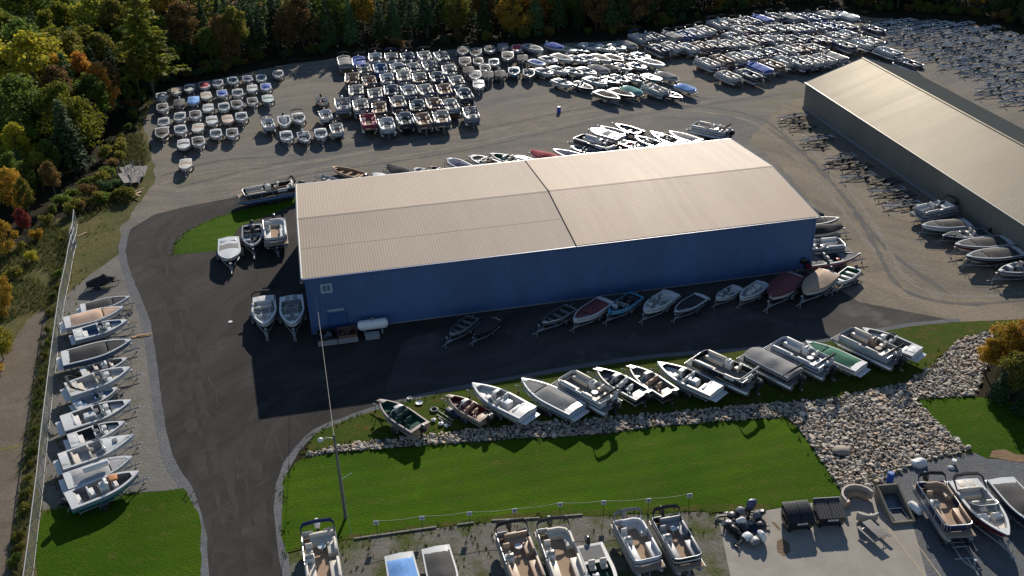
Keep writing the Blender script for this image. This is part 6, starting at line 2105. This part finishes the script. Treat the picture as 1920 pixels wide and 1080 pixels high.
def shrub(seed, h=2.2, r=1.6, n=900, size=.26):
    rr = random.Random(seed)
    T = Tpl('shrub', 'shrub')
    b = B()
    pts = []
    for i in range(9):
        an = rr.uniform(0, 6.28)
        c = Vector((math.cos(an) * r * rr.uniform(.1, .65), math.sin(an) * r * rr.uniform(.1, .65), h * rr.uniform(.35, .8)))
        b.tube([(c.x * .2, c.y * .2, -.1), (c.x * .6, c.y * .6, c.z * .6), tuple(c)], [.04, .03, .012], 4)
        s = r * rr.uniform(.3, .5)
        for k in range(n // 9):
            d = Vector((rr.gauss(0, 1), rr.gauss(0, 1), rr.gauss(0, 1))).normalized()
            p = c + d * s * rr.uniform(.5, 1.15)
            p.z = max(.05, p.z)
            pts.append((p, d))
    T.add('stem', b, 'bark')
    T.parts.append(('foliage', leaves('foliage', pts, size, rr, .5, .2), 'leaf', -1))
    return T


DEF['bark'] = BARK
DEF['leaf'] = LM['green']
BT = [broadleaf(s, base=bs, r=r_) for s, bs, r_ in ((1, .28, 3.2), (2, .2, 3.8), (3, .38, 2.9), (4, .15, 4.2))]
CT = [conifer(11, r=2.7, base=.12), conifer(12, r=3.1, base=.2, droop=.15), conifer(13, r=2.3, base=.34, droop=.35, gap=.2), conifer(14, r=3.6, base=.22, droop=.05, gap=.3, size=.6)]
SH = [shrub(21), shrub(22, 1.5, 1.5), shrub(23, 2.8, 1.7, 1100)]
taken = []


def tree(T, p, h, mat, label, group, rz=None, wide=1.0):
    h0 = 12.0 if T in BT else 14.0
    s = h / h0
    T.spawn((p.x, p.y, 0), rt_.uniform(0, 6.28) if rz is None else rz, dict(leaf=LM[mat]), label, group, (s * wide, s * wide, s))
    taken.append((p.x, p.y, s * 2.6))


rt_ = random.Random(31)
# trees one can tell apart, by the photo pixel of the crown centre
for x, y, h, T, mat, wd, lb in (
        (48, 128, 15, BT[1], 'yellow', 1.45, 'big yellow broadleaf tree with sunlit crown at the wood edge'),
        (18, 78, 14, BT[0], 'lime', 1.3, 'yellow-green tree behind the big yellow broadleaf'),
        (30, 20, 15, BT[3], 'lime', 1.2, 'olive and orange tinged tree in the wood corner'),
        (88, 70, 13, BT[0], 'lime', 1.1, 'light olive tree beside the big yellow broadleaf'),
        (70, 115, 10, BT[2], 'orange', .9, 'small orange tree between yellow tree and green pine'),
        (138, 98, 12, CT[3], 'pine', 1.25, 'wide flat-topped green pine standing above the orange trees'),
        (160, 142, 11, BT[0], 'orange', 1.0, 'bright orange tree below the flat-topped pine'),
        (125, 150, 12, CT[1], 'pine', 1.2, 'blue-green conifer beside the bright orange tree'),
        (30, 205, 13, BT[1], 'green', 1.4, 'round green broadleaf below the big yellow tree'),
        (70, 218, 10, BT[0], 'green', 1.1, 'second green broadleaf right of the round green one'),
        (120, 208, 12, BT[3], 'lime', 1.1, 'light green spreading tree below the blue-green conifer'),
        (118, 238, 11, CT[0], 'spruce', 1.5, 'very dark broad conifer in the middle of the near wood'),
        (30, 272, 9, BT[0], 'yellow', 1.0, 'yellow-topped tree at the picture edge above the round gold one'),
        (22, 348, 7, BT[1], 'gold', .9, 'round golden orange tree alone near the fence end'),
        (45, 362, 6, BT[0], 'olive', .8, 'olive tree right of the round golden tree'),
        (42, 412, 4.5, BT[2], 'red', .9, 'small dark red tree below the golden tree'),
        (95, 330, 6, BT[2], 'rust', .9, 'dark reddish shrubby tree in the hollow'),
        (262, 48, 20, CT[3], 'lime', 1.2, 'tall yellow-tinged pine at the wood edge above the small boats'),
        (310, 30, 15, BT[2], 'gold', 1.0, 'golden brown tree right of the tall yellow-tinged pine'),
        (252, 130, 9, BT[2], 'olive', .7, 'thin yellowish sapling in front of the dark wood'),
        (205, 150, 9, BT[2], 'rust', .9, 'rust coloured tree right of the bright orange one'),
        (165, 175, 9, BT[3], 'green', .9, 'green tree below the bright orange tree'),
        (4, 440, 5, BT[3], 'gold', .9, 'gold leaved tree at the picture edge beside the old road'),
        (-4, 540, 5, BT[3], 'gold', .9, 'lower gold leaved tree at the old road edge'),
        (-6, 636, 4.0, BT[3], 'yellow', 1.1, 'yellow leaved low tree overhanging the old road'),
):
    p = G(x, y, h * .62)
    tree(T, p, h, mat, lb, None, wide=wd)
# the wood: rows behind the lots and the mass on the near side
EDGEPX = [(205, 262), (232, 215), (262, 178), (290, 155), (420, 132), (530, 108), (640, 93), (860, 76), (1050, 66), (1180, 60), (1300, 33), (1430, 10), (1560, 2), (1650, 18), (1790, 24), (1860, 34), (1960, 62), (2080, 100)]
edge = spline([G(*q) for q in EDGEPX], 8)
nrm = []
for i, p in enumerate(edge):
    d = (edge[min(i + 1, len(edge) - 1)] - edge[max(i - 1, 0)]).normalized()
    nrm.append(Vector((-d.y, d.x, 0)))
LAB = {'spruce': 'dark green conifer in the dense wood behind the boat lots', 'pine': 'mid green conifer in the dense wood behind the boat lots', 'green': 'green broadleaf tree in the dense wood behind the boat lots', 'olive': 'olive broadleaf tree in the dense wood behind the boat lots',
       'rust': 'rust brown broadleaf tree in the dense wood behind the boat lots', 'lime': 'yellow-green broadleaf tree in the dense wood behind the boat lots', 'gold': 'gold leaved broadleaf tree in the dense wood behind the boat lots', 'orange': 'orange broadleaf tree in the dense wood behind the boat lots'}


def free(p, r):
    return all((p.x - x) ** 2 + (p.y - y) ** 2 > (r * .55 + q * .55) ** 2 for x, y, q in taken)


acc = 0
deep = []
for row, (off, hmin, hmax, step) in enumerate(((2.5, 8, 11, 3.1), (6.5, 9.5, 12.5, 3.8), (11, 10, 14, 3.2), (15, 11, 15, 3.2), (20, 12, 16, 3.6), (26, 13, 17, 4.0), (33, 14, 18, 4.4), (41, 14, 18, 5.0), (50, 15, 19, 5.5))):
    dist = 0
    for i in range(1, len(edge)):
        dist += (edge[i] - edge[i - 1]).length
        if dist < step:
            continue
        dist = 0
        p = edge[i] + nrm[i] * (off + rt_.uniform(-1.4, 1.4))
        h = rt_.uniform(hmin, hmax)
        if row > 1:
            if p.x > -72:
                deep.append((p, h))
            continue
        mt = rt_.choices(('spruce', 'pine', 'green', 'olive', 'rust', 'gold', 'orange'), (36, 14, 14, 15, 13, 5, 2))[0]
        T = rt_.choice(CT[:3]) if mt in ('spruce', 'pine') else rt_.choice(BT)
        tree(T, p, h, mt, LAB[mt], 'trees of the dense wood', wide=rt_.uniform(.95, 1.25))
V, F, MI = [], [], []
rr = random.Random(77)
mats = [LM['spruce'], LM['green'], LM['olive'], LM['rust'], BARK]
for p, h in deep:
    k = rr.choices((0, 1, 2, 3), (50, 20, 18, 12))[0]
    r = h * (.2 if k == 0 else .27)
    for q in range(330):
        t = rr.random() ** (1.3 if k == 0 else .8)
        z = h * (.08 + .92 * t)
        R0 = r * (1 - t) ** .8 if k == 0 else r * max(.15, math.sin(math.pi * min(1, .22 + t * .78))) ** .6
        an = rr.uniform(0, 6.28)
        rad = R0 * rr.uniform(.5, 1.1)
        c = Vector((p.x + math.cos(an) * rad, p.y + math.sin(an) * rad, z + rr.uniform(-.3, .3)))
        n = Vector((rr.gauss(0, 1), rr.gauss(0, 1), rr.gauss(0, 1) + .7)).normalized()
        u = n.orthogonal().normalized()
        v = n.cross(u)
        s_ = rr.uniform(.5, 1.0) * (1.0 if k else .9)
        b0 = len(V)
        V.extend([c - u * s_ * .6, c + v * s_ * .4, c + u * s_ * .6, c - v * s_ * .4])
        F.append((b0, b0 + 1, b0 + 2, b0 + 3))
        MI.append(k)
    b0 = len(V)
    w_ = h * .012
    V.extend([(p.x - w_, p.y, 0), (p.x + w_, p.y, 0), (p.x, p.y - w_, 0), (p.x, p.y, h * .9)])
    F.extend([(b0, b0 + 1, b0 + 3), (b0 + 1, b0 + 2, b0 + 3), (b0 + 2, b0, b0 + 3)])
    MI.extend([4, 4, 4])
me = bpy.data.meshes.new('deep_woods')
me.from_pydata(V, [], F)
for m_ in mats:
    me.materials.append(m_)
me.polygons.foreach_set('material_index', MI)
tag(link('deep_woods', me), 'deep dark mass of the wood behind its front trees', 'woods', kind='stuff')
print('deep', len(deep))
# near side mass: a polygon of forest ground
MASS = [G(*q) for q in ((-240, 470), (-20, 410), (60, 385), (120, 330), (175, 290), (215, 225), (270, 165), (270, 100), (250, 0), (-200, 0))]
xs, ys = [q.x for q in MASS], [q.y for q in MASS]
n = 0
for k in range(2500):
    p = Vector((rt_.uniform(min(xs), max(xs)), rt_.uniform(min(ys), max(ys)), 0))
    if not inside(p.x, p.y, MASS) or not free(p, 2.9):
        continue
    near = (p - G(150, 330)).length < 34
    h = rt_.uniform(4.5, 8) if near else rt_.uniform(9, 15)
    mt = rt_.choices(('spruce', 'pine', 'green', 'olive', 'rust', 'gold', 'lime'), (13, 16, 30, 14, 5, 4, 18))[0]
    T = rt_.choice(CT[:3]) if mt in ('spruce', 'pine') else rt_.choice(BT)
    tree(T, p, h, mt, LAB[mt].replace('dense wood behind the boat lots', 'near wood beside the fence end'), 'trees of the near wood', wide=rt_.uniform(.9, 1.2))
    n += 1
print('near wood trees', n)
# shrubs: by the fence, hollow and road
SHL = []
for x, y in ((120, 480), (112, 520), (118, 455), (100, 560), (96, 590), (90, 625), (84, 670), (78, 715), (70, 760), (66, 810), (60, 850), (54, 900), (46, 960), (38, 1010), (30, 1060), (108, 545), (88, 645), (75, 740), (57, 875), (50, 930), (36, 1035)):
    SHL.append((x, y, rt_.choice(('green', 'olive', 'green', 'olive')), rt_.uniform(.24, .46), 'low green shrub growing along the outer side of the fence', 'shrubs along the fence'))
for x, y in ((150, 396), (165, 388), (180, 384), (196, 380), (210, 374), (225, 370), (240, 376), (140, 402), (172, 372), (200, 358), (220, 350), (188, 345), (205, 330), (160, 350), (140, 370), (120, 385), (215, 312), (230, 300), (212, 285), (225, 262), (240, 245), (248, 225), (195, 300), (232, 285), (252, 212)):
    SHL.append((x, y, rt_.choice(('olive', 'green', 'rust', 'olive', 'pine')), rt_.uniform(.5, 1.0), 'brushy shrub between the wood and the gravel lot', 'shrubs between wood and gravel'))
for x, y in ((40, 470), (62, 490), (26, 520), (70, 450), (90, 420), (18, 556), (6, 596), (-4, 650), (-14, 700), (100, 400)):
    SHL.append((x, y, rt_.choice(('olive', 'gold', 'green', 'yellow')), rt_.uniform(.35, .75), 'autumn coloured shrub on the rough grass by the old road', 'shrubs by the old road'))
for k in range(150):
    i = rt_.randrange(10, len(edge) - 2)
    p = edge[i] - nrm[i] * rt_.uniform(-1.5, 1.5)
    mt = rt_.choice(('olive', 'green', 'rust', 'spruce'))
    rt_.choice(SH).spawn((p.x, p.y, 0), rt_.uniform(0, 6.28), dict(leaf=LM[mt]), 'low shrub at the foot of the wood behind the boats', 'shrubs at the wood foot', rt_.uniform(.5, 1.0))
for x, y, mt, s, lb, gr in SHL:
    p = G(x, y)
    rt_.choice(SH).spawn((p.x, p.y, 0), rt_.uniform(0, 6.28), dict(leaf=LM[mt]), lb, gr, s)
# orange thicket at the end of the riprap
for x, y, h, T, mat, wd, lb in ((1893, 640, 5.6, BT[1], 'gold', 1.15, 'golden orange bush tree at the riprap end'), (1930, 636, 6.0, BT[3], 'orange', 1.1, 'orange bush tree cut by the picture edge'), (1858, 660, 4.2, BT[2], 'gold', 1.2, 'lower gold bush in front of the golden thicket'),
                                (1905, 690, 4.8, BT[1], 'olive', 1.1, 'olive bush below the golden orange bush'), (1945, 700, 4.6, BT[3], 'green', .8, 'dark green bush at the picture edge below the orange one'), (1880, 716, 3.4, CT[0], 'spruce', 1.5, 'dark low conifer at the shaded foot of the thicket'), (1925, 740, 3.6, CT[0], 'spruce', 1.5, 'second dark low conifer next to the right lawn')):
    tree(T, G(x, y, h * .62), h, mat, lb, 'autumn thicket at the riprap end', wide=wd)


# rough grass: blades along the fence and on the untended ground
def tufts(name, poly, step, h, mat, label, seed):
    rr = random.Random(seed)
    pp = [G(*q) for q in poly]
    xs, ys = [q.x for q in pp], [q.y for q in pp]
    V, F = [], []
    y = min(ys)
    while y < max(ys):
        x = min(xs)
        while x < max(xs):
            px, py = x + rr.uniform(-step, step) * .6, y + rr.uniform(-step, step) * .6
            if inside(px, py, pp) and mnoise.noise(Vector((px * .25, py * .25, 3))) > -.25:
                for k in range(5):
                    a_ = rr.uniform(0, 6.28)
                    hh = h * rr.uniform(.5, 1.3)
                    w_ = .05
                    bx, by = px + rr.uniform(-.15, .15), py + rr.uniform(-.15, .15)
                    lx, ly = math.cos(a_) * hh * .45, math.sin(a_) * hh * .45
                    q = len(V)
                    V.extend([(bx - math.sin(a_) * w_, by + math.cos(a_) * w_, 0), (bx + math.sin(a_) * w_, by - math.cos(a_) * w_, 0), (bx + lx, by + ly, hh)])
                    F.append((q, q + 1, q + 2))
            x += step
        y += step
    me = bpy.data.meshes.new(name)
    me.from_pydata(V, [], F)
    me.materials.append(mat)
    tag(link(name, me), label, 'grass', kind='stuff')


G_OL = leaf_mat('rough_grass', (.07, .085, .02), (.13, .115, .04), (.05, .08, .015), .3)
tufts('rough_grass', ((-40, 470), (60, 430), (110, 405), (138, 400), (112, 540), (95, 660), (80, 790), (60, 980), (42, 1110), (12, 1110), (40, 870), (62, 730), (86, 580), (40, 590), (-40, 640)), .42, .55, G_OL, 'rough yellow-green grass along the fence and old road', 1)
tufts('rough_grass', ((200, 262), (262, 232), (280, 180), (290, 190), (266, 240), (282, 300), (262, 345), (245, 372), (150, 420), (150, 405), (215, 330)), .5, .6, G_OL, 'tall rough grass on the bank between wood and gravel', 2)


def edge_tufts(name, paths, h, mat, label, seed, dens=3.0, spread=.25):
    rr = random.Random(seed)
    V, F = [], []
    for px in paths:
        pts = densify([G(*q) for q in px], .5, 0, closed=False)
        for p in pts:
            if mnoise.noise(Vector((p.x * .35, p.y * .35, seed))) < -.05:
                continue
            for k in range(int(dens * rr.uniform(.6, 1.4) + .5)):
                cx, cy = p.x + rr.gauss(0, spread), p.y + rr.gauss(0, spread)
                for e in range(5):
                    an = rr.uniform(0, 6.28)
                    hh = h * rr.uniform(.5, 1.3)
                    bx, by = cx + rr.uniform(-.08, .08), cy + rr.uniform(-.08, .08)
                    q = len(V)
                    V.extend([(bx - math.sin(an) * .04, by + math.cos(an) * .04, 0), (bx + math.sin(an) * .04, by - math.cos(an) * .04, 0), (bx + math.cos(an) * hh * .6, by + math.sin(an) * hh * .6, hh)])
                    F.append((q, q + 1, q + 2))
    me = bpy.data.meshes.new(name)
    me.from_pydata(V, [], F)
    me.materials.append(mat)
    tag(link(name, me), label, 'grass', kind='stuff')


G_GR = leaf_mat('edge_grass', (.05, .085, .012), (.085, .115, .018), (.12, .11, .03), .3)
edge_tufts('edge_grass', [RIP, RIP[:8]], .28, G_GR, 'ragged grass growing along the riprap edge', 5, 2.5, .3)
edge_tufts('lawn_fringe', [[(535, 1040), (652, 1013), (790, 992), (960, 974), (1080, 968), (1340, 960), (1450, 954)], LAWN_A[2:6], [(530, 1000), (527, 950), (532, 905), (552, 866), (592, 812), (650, 788), (711, 767), (820, 739)], [(325, 478), (330, 455), (350, 435), (390, 414), (450, 394)]], .22, G_GR, 'ragged fringe of longer grass along the lawn edges', 6, 2.5, .22)
edge_tufts('gravel_weeds', [[(120, 640), (200, 660), (140, 720), (200, 750), (130, 820), (220, 850), (110, 900)], [(560, 1050), (700, 1020), (900, 1010), (1100, 1000), (1300, 985)], [(680, 1060), (880, 1050), (900, 1000)], [(60, 960), (110, 900), (125, 700), (135, 560), (150, 480), (200, 400)]], .25, G_OL, 'scattered weeds growing through the parking gravel', 7, 2.0, .9)
